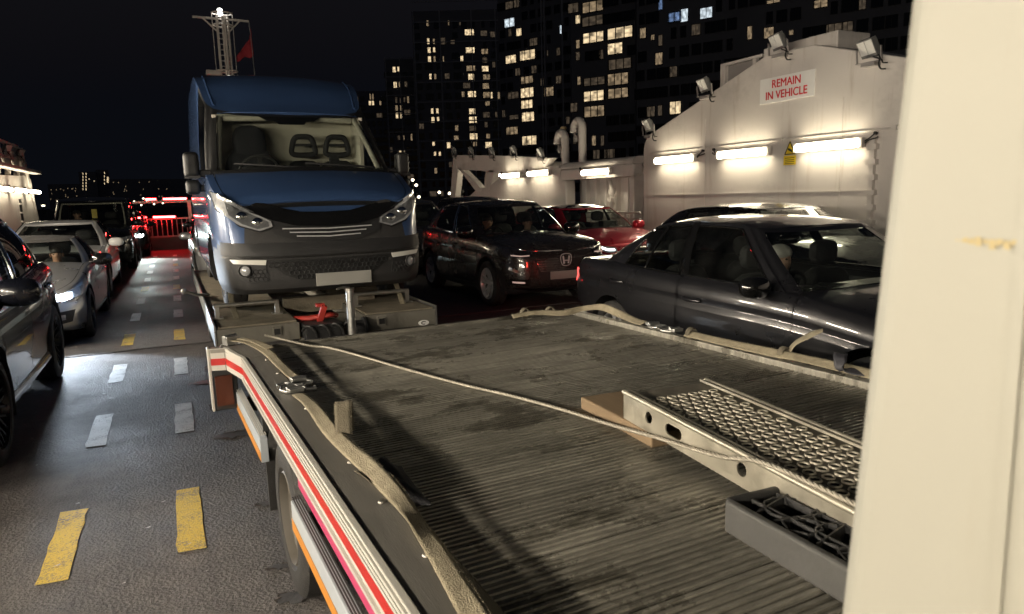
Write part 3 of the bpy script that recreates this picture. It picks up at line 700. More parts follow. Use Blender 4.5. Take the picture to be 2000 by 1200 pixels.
block('long dark far block left of the van with sparse lights', 300, 372, 350, 850, [(rw.uniform(303, 366), rw.uniform(356, 392), 2, 2) for i in range(10)], 'room_soft')
lm = MB(); lm.cyl((0, 0, 0), (0, 0, 6), .12, 6); LPOLE = lm.mesh('pole', 'win_frame')
lh = MB(); lh.ball((0, 0, 6.1), (.32, .32, .28), 8, 6); LHEAD = lh.mesh('lamp_head', emis('street_glow', (1, .86, .6), 2.4, False))
for i, (px, py) in enumerate(((252, 391), (262, 394), (268, 396), (280, 388), (287, 394), (318, 397), (276, 401), (301, 399), (83, 402), (86, 402), (806, 352), (813, 362), (818, 385), (858, 376), (878, 378), (893, 362), (1016, 410))):
    d = 330 if px < 500 else 150
    r = c_right*((px-1000)/FPX)-c_up*((py-600)/FPX)+c_fwd; r.z = 0; r.normalize(); p = EYE+r*d; p.z = -.6
    q = c_right*((px-1000)/FPX)-c_up*((py-600)/FPX)+c_fwd; z = EYE.z+q.z*d/math.hypot(q.x, q.y)
    t = thing('street_lamp', 'tiny warm street lamp glowing on the far shore %s' % ('left of the blue van' if px < 500 else 'right of the blue van'), 'street lamp', p, 0, 'street lamps on the %s shore' % ('left' if px < 500 else 'right'))
    s = max(.3, (z+.6)/6.1); a = link('pole', LPOLE, t); a.scale = (1, 1, s); b = link('lamp_head', LHEAD, t, (0, 0, 6.1*(s-1)))
# ------------------------------------------------------------------ vehicles
def paint(name, col, rough=.28, metal=.4, coat=1.0): return mat(name, col, rough, metal=metal, coat=coat, var=.05, vs=3, rvar=.04)
paint('paint_navy', (.007, .008, .013), .25, .1, .8); paint('paint_silver', (.55, .55, .55), .3, .7); paint('paint_white_car', (.70, .69, .67), .3, 0)
paint('paint_black', (.010, .010, .011), metal=.1); paint('paint_graphite', (.019, .019, .022), .30, .25); paint('paint_red', (.42, .012, .03), .3, .3)
paint('paint_hrv', (.050, .046, .043), .27, .4); paint('paint_blue', (.042, .085, .20), .32, .1)
mat('plastic_dark', (.022, .022, .023), .55, var=.2, vs=10, bump=.1, bs=200)
mat('plastic_grey', (.034, .033, .033), .62, var=.25, vs=5, bump=.12, bs=180)
mat('gloss_black', (.008, .008, .008), .06, coat=1)
mat('softtop', (.030, .028, .026), .85, bump=.3, bs=300)
mat('interior', (.020, .019, .019), .8, bump=.1, bs=50); mat('interior_light', (.56, .52, .43), .8, var=.12, vs=4)
mat('rim_silver', (.62, .62, .62), .35, metal=.5); mat('rim_dark', (.035, .035, .038), .25, metal=.7)
mat('lens_clear', (.58, .59, .60), .10, metal=.35, var=.55, vs=22, coat=1); mat('lens_red', (.30, .01, .01), .1, coat=1); mat('lens_dark', (.04, .04, .045), .06, metal=.4, var=.7, vs=30, coat=1)
mat('plate_white', (.34, .335, .31), .5); mat('paper', (.8, .8, .76), .7)
glass('glass_screen', (.76, .80, .77), .06, dirt=.04); glass('glass_side', (.70, .75, .73), .07, dirt=.03); glass('glass_privacy', (.10, .11, .12), .08)
emis('head_on', (.72, .86, 1.0), 30); emis('head_dim', (1, .62, .52), .10, False); emis('brake_on', (1, .02, .02), .8, False)
mat('skin', (.36, .20, .13), .55); mat('skin_pale', (.48, .30, .22), .55); mat('cloth_dark', (.03, .03, .035), .9); mat('cloth_grey', (.12, .12, .13), .9); mat('hair_dark', (.015, .012, .010), .6); mat('hair_grey', (.5, .48, .45), .6)

def wheel_mesh(r, w, rr, style, rim='rim_silver'):
    t = MB(); h = w/2
    t.lathe([(-h*.8, rr), (-h, rr+.02), (-h*1.02, (rr+r)/2), (-h*.92, r-.02), (-h*.8, r-.004), (-h*.35, r), (-h*.3, r-.008), (-h*.25, r), (h*.25, r), (h*.3, r-.008), (h*.35, r), (h*.8, r-.004), (h*.92, r-.02), (h*1.02, (rr+r)/2), (h, rr+.02), (h*.8, rr)], 40, 'X')
    tm = t.mesh('tyre', 'rubber', 35)
    m = MB(); o = h*.86
    m.lathe([(-h*.9, rr*.98), (-h*.5, rr*.90), (h*.3, rr*.92), (o-.02, rr*.94), (o+.012, rr*.985), (o+.004, rr*1.02), (o-.02, rr*1.02)], 40, 'X')
    m.lathe([(h*.25, 0), (h*.25, rr*.9)], 24, 'X', mi=1)
    hub = o-.035
    m.lathe([(hub, 0), (hub+.012, rr*.10), (hub+.006, rr*.2), (hub-.05, rr*.22)], 20, 'X')
    def spoke(a, w0, w1, d0=0, twist=0, mi=0):
        ca, sa = math.cos(a), math.sin(a); ps = []
        for rad, ww, dep, aa in ((rr*.14, w0, hub+.004, a), (rr*.55, (w0+w1)/2, hub+.012, a+twist*.5), (rr*.95, w1, o-.002, a+twist)):
            ca, sa = math.cos(aa), math.sin(aa)
            for s in (-1, 1):
                for dz in (0, -.035): ps.append((dep+dz, rad*ca-s*ww/2*sa, rad*sa+s*ww/2*ca))
        fs = []
        for q in (0, 4): fs += [(q, q+2, q+6, q+4), (q+1, q+5, q+7, q+3), (q, q+4, q+5, q+1), (q+2, q+3, q+7, q+6)]
        m.add(ps, fs, mi)
    if style == 'double':
        for i in range(5):
            a = 2*math.pi*i/5
            for s in (-1, 1): spoke(a+s*.17, .035, .030, twist=s*.06)
    elif style == 'multi':
        for i in range(10):
            a = 2*math.pi*i/10; spoke(a, .016, .016, twist=.18); spoke(a, .016, .016, twist=-.18)
    elif style == 'five':
        for i in range(5): spoke(2*math.pi*i/5+.2, .075, .055)
    elif style == 'steel':
        m.lathe([(o-.05, rr*.2), (o-.03, rr*.5), (o-.06, rr*.8), (o-.02, rr*.95)], 32, 'X')
        for i in range(6): a = 2*math.pi*i/6; m.cyl((o-.04, rr*.3*math.cos(a), rr*.3*math.sin(a)), (o-.015, rr*.3*math.cos(a), rr*.3*math.sin(a)), .014, 6)
        for i in range(10): a = 2*math.pi*i/10; m.box((o-.045, rr*.72*math.cos(a), rr*.72*math.sin(a)), (.004, .045, .03), Matrix.Rotation(a, 3, 'X'), 1)
    rm = m.mesh('rim', [rim, 'black'], 35)
    return tm, rm
def put_wheel(root, wm, x, y, z, side):
    w = link('wheel', None, root, (x, y, z), (R(random.uniform(0, 60)), 0, 0 if side > 0 else math.pi)); link('tyre', wm[0], w); link('rim', wm[1], w); return w

class Car:
    def __init__(s, root, P):
        s.root = root; s.P = P; s.cache = {}
        d = catmull([(x, y, 0) for x, y in P['outline']], 24); s.d = d; s.c = [0]
        for i in range(1, len(d)): s.c.append(s.c[-1]+(d[i]-d[i-1]).length)
        s.S = s.c[-1]; s.L = P['outline'][-1][1]
        s.s_mid = min(range(len(d)), key=lambda i: abs(d[i].y-s.L*.5)); s.smid = s.c[s.s_mid]
    def ev(s, q):
        q = max(0, min(s.S, q)); lo = min(len(s.c)-2, bisect.bisect_right(s.c, q)-1); hi = lo+1
        t = (q-s.c[lo])/max(1e-9, s.c[hi]-s.c[lo]); p = s.d[lo].lerp(s.d[hi], t)
        i0, i1 = max(0, lo-2), min(len(s.d)-1, hi+2); tg = (s.d[i1]-s.d[i0]).normalized()
        if q < 1e-6: tg = V((1, 0, 0))
        if q > s.S-1e-6: tg = V((-1, 0, 0))
        return p, V((tg.y, -tg.x, 0))
    def s_of_y(s, y):
        ky = round(y, 6)
        if ky in s.cache: return s.cache[ky]
        lo, hi = 0, s.S
        for _ in range(30):
            m = (lo+hi)/2
            if s.ev(m)[0].y < y: lo = m
            else: hi = m
        s.cache[ky] = (lo+hi)/2
        return (lo+hi)/2
    def zs(s, y): return pw(s.P['zs'], y)
    def z0(s, y): return pw(s.P['z0'], y)
    def inset(s, n, v):
        P = s.P; e = P['rear'] if n.y > 0 else P['front']
        return n.x*n.x*pw(P['side'], v)+n.y*n.y*pw(e, v)
    def pt(s, q, z, side=1, off=0, v=None):
        p, n = s.ev(q)
        if v is None: v = (z-s.z0(p.y))/(s.zs(p.y)-s.z0(p.y))
        i = s.inset(n, v)-off
        return V((max(0, p.x-n.x*i)*side, p.y-n.y*i, z))
    def fpt(s, x, z, off=0):
        side = 1 if x >= 0 else -1; lo, hi = 0, s.smid
        for _ in range(26):
            m = (lo+hi)/2
            if abs(s.pt(m, z).x) < abs(x): lo = m
            else: hi = m
        return s.pt((lo+hi)/2, z, side, off)
    def spt(s, y, z, side, off=0):
        return s.pt(s.s_of_y(y), z, side, off)
    def rpt(s, x, z, off=0):
        side = 1 if x >= 0 else -1; lo, hi = s.smid, s.S
        for _ in range(26):
            m = (lo+hi)/2
            if abs(s.pt(m, z).x) > abs(x): lo = m
            else: hi = m
        return s.pt((lo+hi)/2, z, side, off)
    def arch(s, y):
        P = s.P; z = -1
        for yw in (P['yf'], P['yr']):
            dd = abs(y-yw); ra = P['ra']
            if dd < ra: z = max(z, P['r']+.01+math.sqrt(max(0, ra*ra-dd*dd)))
        return z
    def ztop(s, x, y):
        p, n = s.ev(s.s_of_y(y)); xs = max(.02, p.x-pw(s.P['side'], 1.0))
        return s.zs(y)+pw(s.P['crown'], y)*(1-min(1, abs(x)/xs)**2)
    def body(s):
        P = s.P; g = .004
        q = [0]; ce = .95
        n = 15
        q += [s.s_of_y(.001)*0+s.S*0+(s.s_of_y(.9))*(k/n)**1.0 for k in range(1, n+1)]
        q += [s.S-(s.S-s.s_of_y(s.L-.9))*k/14 for k in range(0, 15)]
        y = .9
        while y < s.L-.9: q.append(s.s_of_y(y)); y += .16
        ra = P['ra']
        for yw in (P['yf'], P['yr']):
            for k in range(-10, 11): q.append(s.s_of_y(yw+ra*.9995*math.sin(R(9*k))))
            for e in (-1, 1): q.append(s.s_of_y(yw+e*(ra+.0006)))
        for a, b, vm in P['doors']:
            for e in (a-g, a+g, b-g, b+g): q.append(s.s_of_y(e))
        q = sorted(q); q2 = [q[0]]
        for e in q[1:]:
            if e-q2[-1] > .0004: q2.append(e)
        q = q2
        vl = sorted(set([k/16 for k in range(17)]+[.97, .99]+[a for a, b in P['side']]+[e for a, b, vm in P['doors'] for e in (vm, vm+.010)]))
        ys = [s.ev(e)[0].y for e in q]
        clad = P.get('clad', -1)
        def z_of(j, v):
            zz = s.z0(ys[j])+v*(s.zs(ys[j])-s.z0(ys[j])); a = s.arch(ys[j])
            return max(zz, a) if a > 0 else zz
        def isclad(j, i):
            vm = (vl[i+1]+vl[i])/2
            if callable(clad): return z_of(j, vm) < clad((ys[j]+ys[j+1])/2)
            return vm < clad
        B = MB(); D = {}
        liner = MB(); cuts = []
        for side in (1, -1):
            rows = [[s.pt(q[j], min(z_of(j, v), s.zs(ys[j])), side) for v in vl] for j in range(len(q))]
            def cell(j, i):
                ym = (ys[j]+ys[j+1])/2
                for di, (a, b, vm) in enumerate(P['doors']):
                    if a-g*1.01 < ym < b+g*1.01 and vl[i] >= vm-1e-6:
                        if a+g*.99 < ym < b-g*.99 and vl[i] >= vm+.0099: return di
                        return 'gap'
                return None
            B.grid(rows, skip=lambda j, i: cell(j, i) is not None, mif=lambda j, i: 1 if isclad(j, i) or (P.get('archclad') and s.arch((ys[j]+ys[j+1])/2) > 0 and z_of(j, (vl[i]+vl[i+1])/2) < s.arch((ys[j]+ys[j+1])/2)+P['archclad']) else 0)
            for di in range(len(P['doors'])):
                mb = MB(); mb.grid(rows, skip=lambda j, i: cell(j, i) != di, mif=lambda j, i: 1 if isclad(j, i) else 0); D[(di, side)] = mb
            # dark inner liner behind the shut lines, arch lips
            l2 = [[s.pt(q[j], min(z_of(j, v), s.zs(ys[j])), side, -.03) for v in vl[::3]+[1.0]] for j in range(0, len(q))]
            liner.grid(l2)
            lip = [[s.pt(q[j], max(s.z0(ys[j]), s.arch(ys[j])), side, o) for o in (0, -.05)] for j in range(len(q))]
            B.grid(lip, mi=1)
            for yw in (P['yf'], P['yr']):
                w = [[V((side*x, yw+(ra+.004)*math.sin(R(a)), P['r']+(ra+.004)*math.cos(R(a)))) for a in range(-110, 111, 10)] for x in (P['track']-.34, P['track']+.0)]
                liner.grid(w)
                liner.add([w[0][k] for k in range(len(w[0]))], [tuple(range(len(w[0])))])
        # bonnet / tail deck / narrow belt strip
        ks = [1, .97, .935, .925, .75, .5, .25, 0, -.25, -.5, -.75, -.925, -.935, -.97, -1]
        yc, yr = P['ycowl'], P['yrear']; bon = MB(); yb0 = P.get('ybon', .10)
        jf = [j for j in range(len(q)) if ys[j] <= yc]+[None]
        def toprow(j): 
            e = s.pt(q[j], s.zs(ys[j]), 1); return [V((e.x*k, e.y, s.zs(ys[j])+pw(P['crown'], ys[j])*(1-abs(k)**2.2))) for k in ks]
        T = [toprow(j) for j in range(len(q))]
        def tc(j, i):
            ym = (ys[j]+ys[j+1])/2; k = (ks[i]+ks[i+1])/2
            if ym < yc:
                if abs(k) < .925 and ym > yb0: return 'bonnet'
                if abs(abs(k)-.93) < .004 and ym > yb0: return 'gap'
                return 'body'
            if ym > yr: return 'body'
            return 'body' if abs(k) > .935 else 'gap'
        B.grid(T, skip=lambda j, i: tc(j, i) != 'body'); bon.grid(T, skip=lambda j, i: tc(j, i) != 'bonnet')
        mats = [P['paint'], P.get('cladmat', 'plastic_dark')]
        B.build('body', mats, s.root, 32)
        bon.build('bonnet', [P['paint']], s.root, 32)
        for (di, side), mb in D.items(): 
            o = mb.build('door', mats, s.root, 32); s.door = getattr(s, 'door', {}); s.door[(di, side)] = o
        for dz in (-.03,):
            TT = [[p+V((0, 0, dz)) for p in r] for r in T]; liner.grid(TT, skip=lambda j, i: tc(j, i) == 'gap' and yc < (ys[j]+ys[j+1])/2 < yr)
        pb = s.ev(s.smid)[0].x
        liner.b(-pb+.08, pb-.08, .35, s.L-.35, s.z0(s.L/2)+.02, s.z0(s.L/2)+.08)
        liner.build('inner_lining', 'black', s.root)
    def cabin(s):
        P = s.P; G = P['gh']; n = 5
        bt = catmull([(b[0], b[1], 0) for _, b, t in G], n); tp = catmull([(t[0], t[1], 0) for _, b, t in G], n)
        vl = [0, .045, .2, .4, .6, .8, P.get('vtop', .93), .97, 1.0]
        lo, hi = 1, len(vl)-3; bulge = P.get('bulge', .03)
        zr = lambda y: pw(P['zroof'], y)
        def pnt(j, v, side, off=0):
            b, t = bt[j], tp[j]; zb = s.ztop(b.x, b.y)-.012; zt = zr(t.y)
            p = V((lerp(b.x, t.x, v), lerp(b.y, t.y, v), lerp(zb, zt, v)))
            if bulge:
                nx, ny = t.x+.3, (t.y-(P['zroof'][0][0]+P['zroof'][-1][0])/2)*.5; l = math.hypot(nx, ny)
                k = bulge*math.sin(math.pi*v)+off; p.x += k*nx/l*min(1, p.x/.25); p.y += k*ny/l
            p.x = max(0, p.x)*side; return p
        tags = []
        for i in range(len(G)-1): tags += [G[i][0]]*n
        frame = MB(); panes = {}; s.pnt = pnt; s.tags = tags
        for side in (1, -1):
            rows = [[pnt(j, v, side) for v in vl] for j in range(len(bt))]
            isp = lambda j, i: tags[j] in ('ws', 'rw', 'sw', 'sq', 'sr') and lo <= i < hi
            frame.grid(rows, skip=isp, mif=lambda j, i: (1 if (tags[j] in ('ws', 'rw', 'sw', 'sq', 'sr') and i < lo) or tags[j] == 'bp' else (2 if tags[j] == 'tp' else 0)))
            j = 0
            while j < len(tags):
                t = tags[j]; e = j
                while e < len(tags) and tags[e] == t: e += 1
                if t in ('ws', 'rw', 'sw', 'sq', 'sr'):
                    kk = (t, 0 if t in ('ws', 'rw') else side, j); mb = panes.setdefault(kk, MB())
                    mb.grid([[pnt(a, v, side, -.006) for v in vl[lo:hi+1]] for a in range(j, e+1)])
                    if t not in ('ws', 'rw') and P.get('trim'):
                        path = [pnt(a, vl[lo], side, .003) for a in range(j, e+1)]+[pnt(e, v, side, .003) for v in vl[lo+1:hi]]+[pnt(a, vl[hi], side, .003) for a in range(e, j-1, -1)]+[pnt(j, v, side, .003) for v in vl[hi-1:lo:-1]]
                        tm = MB(); tm.tube(path, .009, 6, closed=True); tm.build('window_trim', P['trim'], s.root, 50)
                j = e
        # roof skin
        ks = [1, .985, .94, .75, .5, .25, 0, -.25, -.5, -.75, -.94, -.985, -1]; rows = []
        for j in range(len(tp)):
            t = tp[j]; rows.append([V((t.x*k, t.y, zr(t.y)+pw(P['rcrown'], t.y)*(1-abs(k)**2.4))) for k in ks])
        rf = MB(); rf.grid(rows); rf.build('roof', P.get('roofmat', P['paint']), s.root, 40)
        frame.build('pillars', [P.get('gpaint', P['paint']), P.get('pillarmat', 'gloss_black'), P['paint']], s.root, 35)
        for (t, side, j), mb in panes.items():
            gm = 'glass_screen' if t == 'ws' else ('glass_privacy' if t in ('rw', 'sr') and not P.get('clearrear') else 'glass_side')
            mb.build({'ws': 'windscreen', 'rw': 'rear_window'}.get(t, 'side_window'), gm, s.root, 60)
    def wheels(s, wm):
        P = s.P
        for y in (P['yf'], P['yr']):
            for side in (1, -1): put_wheel(s.root, wm, side*(P['track']-P['tw']/2), y, P['r'], side)
    def patch(s, name, low, high, mname, off=.006, n=16, rows=4, fn=None, skirt=.014, mirror=True, parent=None, smooth=40):
        fn = fn or s.fpt
        def res(poly, n):
            L = [0]
            for a, b in zip(poly, poly[1:]): L.append(L[-1]+math.hypot(b[0]-a[0], b[1]-a[1]))
            out = []
            for k in range(n+1):
                d = L[-1]*k/n
                for i in range(len(L)-1):
                    if d <= L[i+1]+1e-9:
                        t = (d-L[i])/max(1e-9, L[i+1]-L[i]); out.append((lerp(poly[i][0], poly[i+1][0], t), lerp(poly[i][1], poly[i+1][1], t))); break
            return out
        lo, hi = res(low, n), res(high, n); res_o = []
        for sg in ((1, -1) if mirror else (1,)):
            G = [[fn(sg*lerp(a[0], b[0], r/rows), lerp(a[1], b[1], r/rows), off) for r in range(rows+1)] for a, b in zip(lo, hi)]
            k = MB(); k.grid(G)
            edge = [(0, r) for r in range(rows)]+[(c, rows) for c in range(n)]+[(n, r) for r in range(rows, 0, -1)]+[(c, 0) for c in range(n, 0, -1)]
            e2 = []
            for c, r in edge:
                a, b = lo[c], hi[c]; e2.append(fn(sg*lerp(a[0], b[0], r/rows), lerp(a[1], b[1], r/rows), off-skirt))
            e1 = [G[c][r] for c, r in edge]
            k.grid([e1+[e1[0]], e2+[e2[0]]])
            res_o.append(k.build(name, mname, parent or s.root, smooth))
        return res_o
    def mirror(s, y, z, paintm='gloss_black', size=(.13, .09, .085), out=.10):
        for side in (1, -1):
            b = s.spt(y, z, side); k = MB(); c = b+V((side*(out+size[0]*.35), -.02, .0))
            k.ball(c, size, 16, 10, e=.75); k.bar(b+V((-side*.10, .03, -.05)), c+V((0, 0, -.045)), .07, .035, 1)
            m = k.build('mirror', [paintm, 'gloss_black'], s.root, 50)
            k = MB(); k.ball(c+V((0, size[1]*.55, 0)), (size[0]*.85, size[1]*.5, size[2]*.82), 14, 8, e=.7); k.build('mirror_glass', 'chrome', m, 50)
    def handle(s, y, z, mname, di):
        for side in (1, -1):
            p0, p1 = s.spt(y-.1, z, side, .012), s.spt(y+.1, z+.008, side, .012); k = MB()
            mid = s.spt(y, z+.004, side, .042)
            k.tube(catmull([p0, lerp(p0, mid, .85)+V((0, -.04, 0)), lerp(p1, mid, .85)+V((0, .04, 0)), p1], 5), .014, 8)
            k.build('handle', mname, s.door.get((di, side), s.root), 50)
    def seats(s, rows, w=.52, zf=.42, top=1.15, m='interior'):
        for y in rows:
            for x in (-.38, .38):
                k = MB(); k.box((x, y, zf), (w, .5, .16)); k.ball((x, y+.30, (zf+top)/2-.02), (w*.48, .11, (top-zf)*.5), 14, 8, e=.6); k.ball((x, y+.33, top+.10), (.14, .06, .10), 12, 8, e=.65)
                k.build('seat', m, s.root, 40)
    def dash(s, y0, z, x=.7, wheel=True, m='interior'):
        k = MB(); k.ball((0, y0+.05, z-.18), (x, .30, .2), 20, 8, e=.55); k.build('dashboard', m, s.root, 40)
        if wheel:
            k = MB(); c = V((-.38, y0+.42, z-.06)); ax = Matrix.Rotation(R(-62), 3, 'X')
            k.tube([c+ax@V((.185*math.cos(R(a)), .185*math.sin(R(a)), 0)) for a in range(0, 360, 18)], .016, 8, closed=True)
            for a in (0, 180, 270): k.bar(c, c+ax@V((.18*math.cos(R(a)), .18*math.sin(R(a)), 0)), .035, .02)
            k.ball(c, (.06, .05, .05), 10, 6); k.build('steering_wheel', m, s.root, 50)
        k = MB(); k.ball((0, y0+.74, z+.31), (.12, .025, .04), 12, 6, e=.7); k.cyl((0, y0+.74, z+.33), (0, y0+.76, z+.39), .012, 6); k.build('rearview_mirror', 'gloss_black', s.root, 50)

def person(name, label, loc, cloth, skin, hair, arm='wheel', turn=0, sc=1.0, facing=0):
    """seated figure facing -Y, hips at the origin; one skinned body, hair and coat as children"""
    t = thing(name, label, 'person', loc, facing)
    vs = [(0, 0, 0), (0, .02, .18), (0, .04, .36), (0, .04, .47), (0, .03, .55), (0, .0, .66), (0, .0, .76),
          (.19, .03, .44), (.24, -.10, .20), (.16, -.36, .28), (.13, -.44, .31),
          (-.19, .03, .44), (-.24, -.10, .20), (-.16, -.36, .28), (-.13, -.44, .31),
          (.10, -.02, 0), (.12, -.42, .06), (.12, -.50, -.32), (-.10, -.02, 0), (-.12, -.42, .06), (-.12, -.50, -.32)]
    rad = [.16, .15, .17, .13, .06, .095, .09, .075, .055, .042, .04, .075, .055, .042, .04, .10, .085, .06, .10, .085, .06]
    if arm == 'face': vs[8], vs[9], vs[10] = (.26, -.12, .24), (.13, -.20, .50), (.06, -.12, .60)
    es = [(0, 1), (1, 2), (2, 3), (3, 4), (4, 5), (5, 6), (3, 7), (7, 8), (8, 9), (9, 10), (3, 11), (11, 12), (12, 13), (13, 14), (0, 15), (15, 16), (16, 17), (0, 18), (18, 19), (19, 20)]
    me = bpy.data.meshes.new('body'); me.from_pydata([V(v)*sc for v in vs], es, [])
    o = bpy.data.objects.new('body', me); COL.objects.link(o)
    sk = o.modifiers.new('skin', 'SKIN'); lay = me.skin_vertices[0].data
    for i, r in enumerate(rad): lay[i].radius = (r*sc*.82, r*sc*(.7 if i in (1, 2) else .82))
    lay[0].use_root = True
    sub = o.modifiers.new('sub', 'SUBSURF'); sub.levels = 2; sub.render_levels = 2
    dg = bpy.context.evaluated_depsgraph_get(); m2 = bpy.data.meshes.new_from_object(o.evaluated_get(dg)); bpy.data.objects.remove(o)
    m2.materials.clear()
    for m in (cloth, skin): m2.materials.append(M[m])
    for p in m2.polygons:
        c = p.center/sc; p.material_index = 1 if c.z > .555 or (c.y < -.36 and c.z > .2) else 0; p.use_smooth = True
    # face: nose, brow and chin pulled out of the head
    for v in m2.vertices:
        c = v.co/sc
        if c.z > .57:
            dx, dz = c.x, c.z
            if c.y < 0:
                v.co.y -= sc*(.030*math.exp(-(dx/.022)**2-((dz-.675)/.028)**2)+.010*math.exp(-(dx/.05)**2-((dz-.60)/.03)**2)+.008*math.exp(-(dx/.06)**2-((dz-.725)/.015)**2))
                v.co.y += sc*.012*(math.exp(-((abs(dx)-.035)/.018)**2-((dz-.70)/.014)**2))
    b = link('body', m2, t)
    k = MB(); k.ball(V((0, .022, .745))*sc, V((.088, .098, .072))*sc, 14, 8); k.build('hair', hair, b, 60)
    k = MB()
    for s in (-1, 1): k.ball(V((s*.033, -.078, .70))*sc, V((.012, .010, .008))*sc, 8, 6)
    k.build('eyes', 'hair_dark', b, 60)
    k = MB()
    for s in (-1, 1): k.ball(V((s*.085, .01, .68))*sc, V((.012, .022, .034))*sc, 8, 6)
    k.build('ears', skin, b, 60)
    return t
SIDE = [(0, .07), (.08, .028), (.2, .012), (.45, .0), (.62, .006), (.70, .018), (.76, .012), (.9, .03), (.96, .045), (1, .075)]
FRONT = [(0, .10), (.12, .03), (.35, .0), (.6, .015), (.8, .05), (.93, .10), (1, .17)]
REAR = [(0, .12), (.15, .04), (.45, .0), (.75, .02), (.93, .06), (1, .10)]
def spec(**k):
    d = dict(side=SIDE, front=FRONT, rear=REAR, clad=-1, crown=[(0, 0), (.25, .03), (.8, .06), (1.3, .05), (3, .03), (4.2, .03), (4.6, .0)])
    d.update(k); return d
def headlamp_spot(root, p, d, power, col=(.75, .87, 1), size=70, blend=.55):
    l = bpy.data.lights.new('beam', 'SPOT'); l.energy = power; l.color = col; l.spot_size = R(size); l.spot_blend = blend; l.shadow_soft_size = .05
    o = bpy.data.objects.new('beam', l); COL.objects.link(o); o.parent = root; o.location = p; o.rotation_euler = V(d).to_track_quat('-Z', 'Y').to_euler(); return o
def plate_num(c, z, w=.52, h=.115, off=.02):
    p = c.fpt(0, z, off); k = MB(); k.box((0, p.y, z), (w, .012, h)); k.build('number_plate', 'plate_white', c.root, bev=.004)
W_HRV = wheel_mesh(.345, .22, .235, 'double'); W_SUV = wheel_mesh(.365, .235, .25, 'multi', 'rim_dark'); W_ROAD = wheel_mesh(.32, .23, .225, 'double', 'rim_dark')
W_GEN = wheel_mesh(.325, .21, .21, 'five'); W_MPV = wheel_mesh(.335, .21, .21, 'five')
def basics(c, wm, seat_rows=(1.75, 2.65), belt=1.0, dash_y=1.35, seat_top=1.12):
    c.body(); c.cabin(); c.wheels(wm); c.seats(seat_rows, top=seat_top); c.dash(dash_y, belt)
# ---- grey saloon beside the flatbed
r = thing('saloon_car', 'dark graphite grey saloon alongside the flatbed with driver at the wheel', 'car', (4.555, 2.0, 0))
bmw = Car(r, spec(paint='paint_graphite', outline=[(0, 0), (.4, .04), (.68, .16), (.82, .4), (.875, .8), (.895, 1.5), (.905, 2.4), (.905, 3.3), (.885, 3.9), (.80, 4.35), (.62, 4.55), (.3, 4.62), (0, 4.63)],
    zs=[(0, .66), (.3, .76), (.8, .85), (1.4, .93), (1.8, .955), (3.0, .98), (3.8, 1.01), (4.4, 1.0), (4.63, .94)], z0=[(0, .22), (.5, .2), (4.1, .2), (4.63, .3)],
    side=[(0, .08), (.06, .035), (.2, .02), (.33, .03), (.40, .014), (.55, .0), (.70, .004), (.765, .022), (.82, .012), (.92, .03), (.97, .05), (1, .08)],
    yf=.78, yr=3.59, r=.325, ra=.37, track=.875, tw=.21, doors=[(1.42, 2.60, .13), (2.62, 3.62, .13)], ycowl=1.5, yrear=3.95,
    gh=[('ws', (0, 1.34), (0, 1.98)), ('ws', (.45, 1.37), (.36, 2.0)), ('ap', (.72, 1.46), (.54, 2.05)), ('ap', (.785, 1.54), (.58, 2.11)), ('sw', (.815, 1.64), (.60, 2.20)), ('bp', (.825, 2.55), (.605, 2.66)), ('sw', (.825, 2.66), (.605, 2.74)), ('cp', (.81, 3.46), (.59, 3.22)), ('cp', (.745, 3.82), (.55, 3.32)), ('rw', (.66, 3.96), (.48, 3.37)), ('rw', (.38, 4.04), (.28, 3.39)), ('end', (0, 4.07), (0, 3.40))],
    zroof=[(1.97, 1.35), (2.4, 1.395), (2.9, 1.395), (3.2, 1.36), (3.45, 1.30)], rcrown=[(1.97, .012), (2.5, .04), (3.0, .04), (3.45, .012)], trim='gloss_black', pillarmat='gloss_black', clearrear=1))
basics(bmw, W_GEN, (1.95, 2.85), .93, 1.55, 1.02)
bmw.mirror(1.70, .98, 'gloss_black', (.115, .08, .075)); bmw.handle(2.42, .80, 'paint_graphite', 0); bmw.handle(3.46, .85, 'paint_graphite', 1)
# quarter light divider on the rear side window and the fuel flap outline
for side in (1, -1):
    k = MB(); j0 = bmw.tags.index('cp')-2
    k.tube([bmw.pnt(j0, v, side, .002) for v in (.04, .3, .6, .93)], .014, 6); k.build('quarterlight_bar', 'gloss_black', r, 50)
k = MB()
ff = [(3.78, .80), (3.98, .81), (3.99, .93), (3.80, .93)]
k.tube([bmw.spt(y, z, -1, .001) for y, z in ff], .003, 5, closed=True); k.build('fuel_flap_gap', 'black', r)
bmw.patch('tail_light', [(.42, .74), (.62, .74), (.77, .76)], [(.42, .88), (.62, .89), (.78, .9)], 'brake_on', fn=bmw.rpt)
plate_num(bmw, .42); bmw.patch('headlight', [(.42, .58), (.62, .57), (.76, .62)], [(.40, .66), (.62, .68), (.78, .72)], 'lens_clear')
bmw.patch('grille', [(.03, .48), (.32, .48)], [(.03, .66), (.30, .66)], 'gloss_black')
headlamp_spot(r, bmw.rpt(.6, .82, .12), (0, 1, -.12), 3, (1, .05, .03), 140, .8); headlamp_spot(r, bmw.rpt(-.6, .82, .12), (0, 1, -.12), 3, (1, .05, .03), 140, .8)
k = MB()
for s in (-1, 1): k.tube([(s*.1-.02, 1.40, .955), (s*.1-.33, 1.46, .965), (s*.1-.62, 1.53, .99)], .009, 6)
k.build('wiper', 'plastic_dark', r)
k = MB(); k.b(-.05, .3, 1.55, 1.75, .915, .922); k.build('paper_slip', 'paper', r)
person('person', 'person with grey hair driving the graphite saloon', (4.555-.38, 2.0+2.0, .46), 'cloth_dark', 'skin_pale', 'hair_grey', sc=.95)
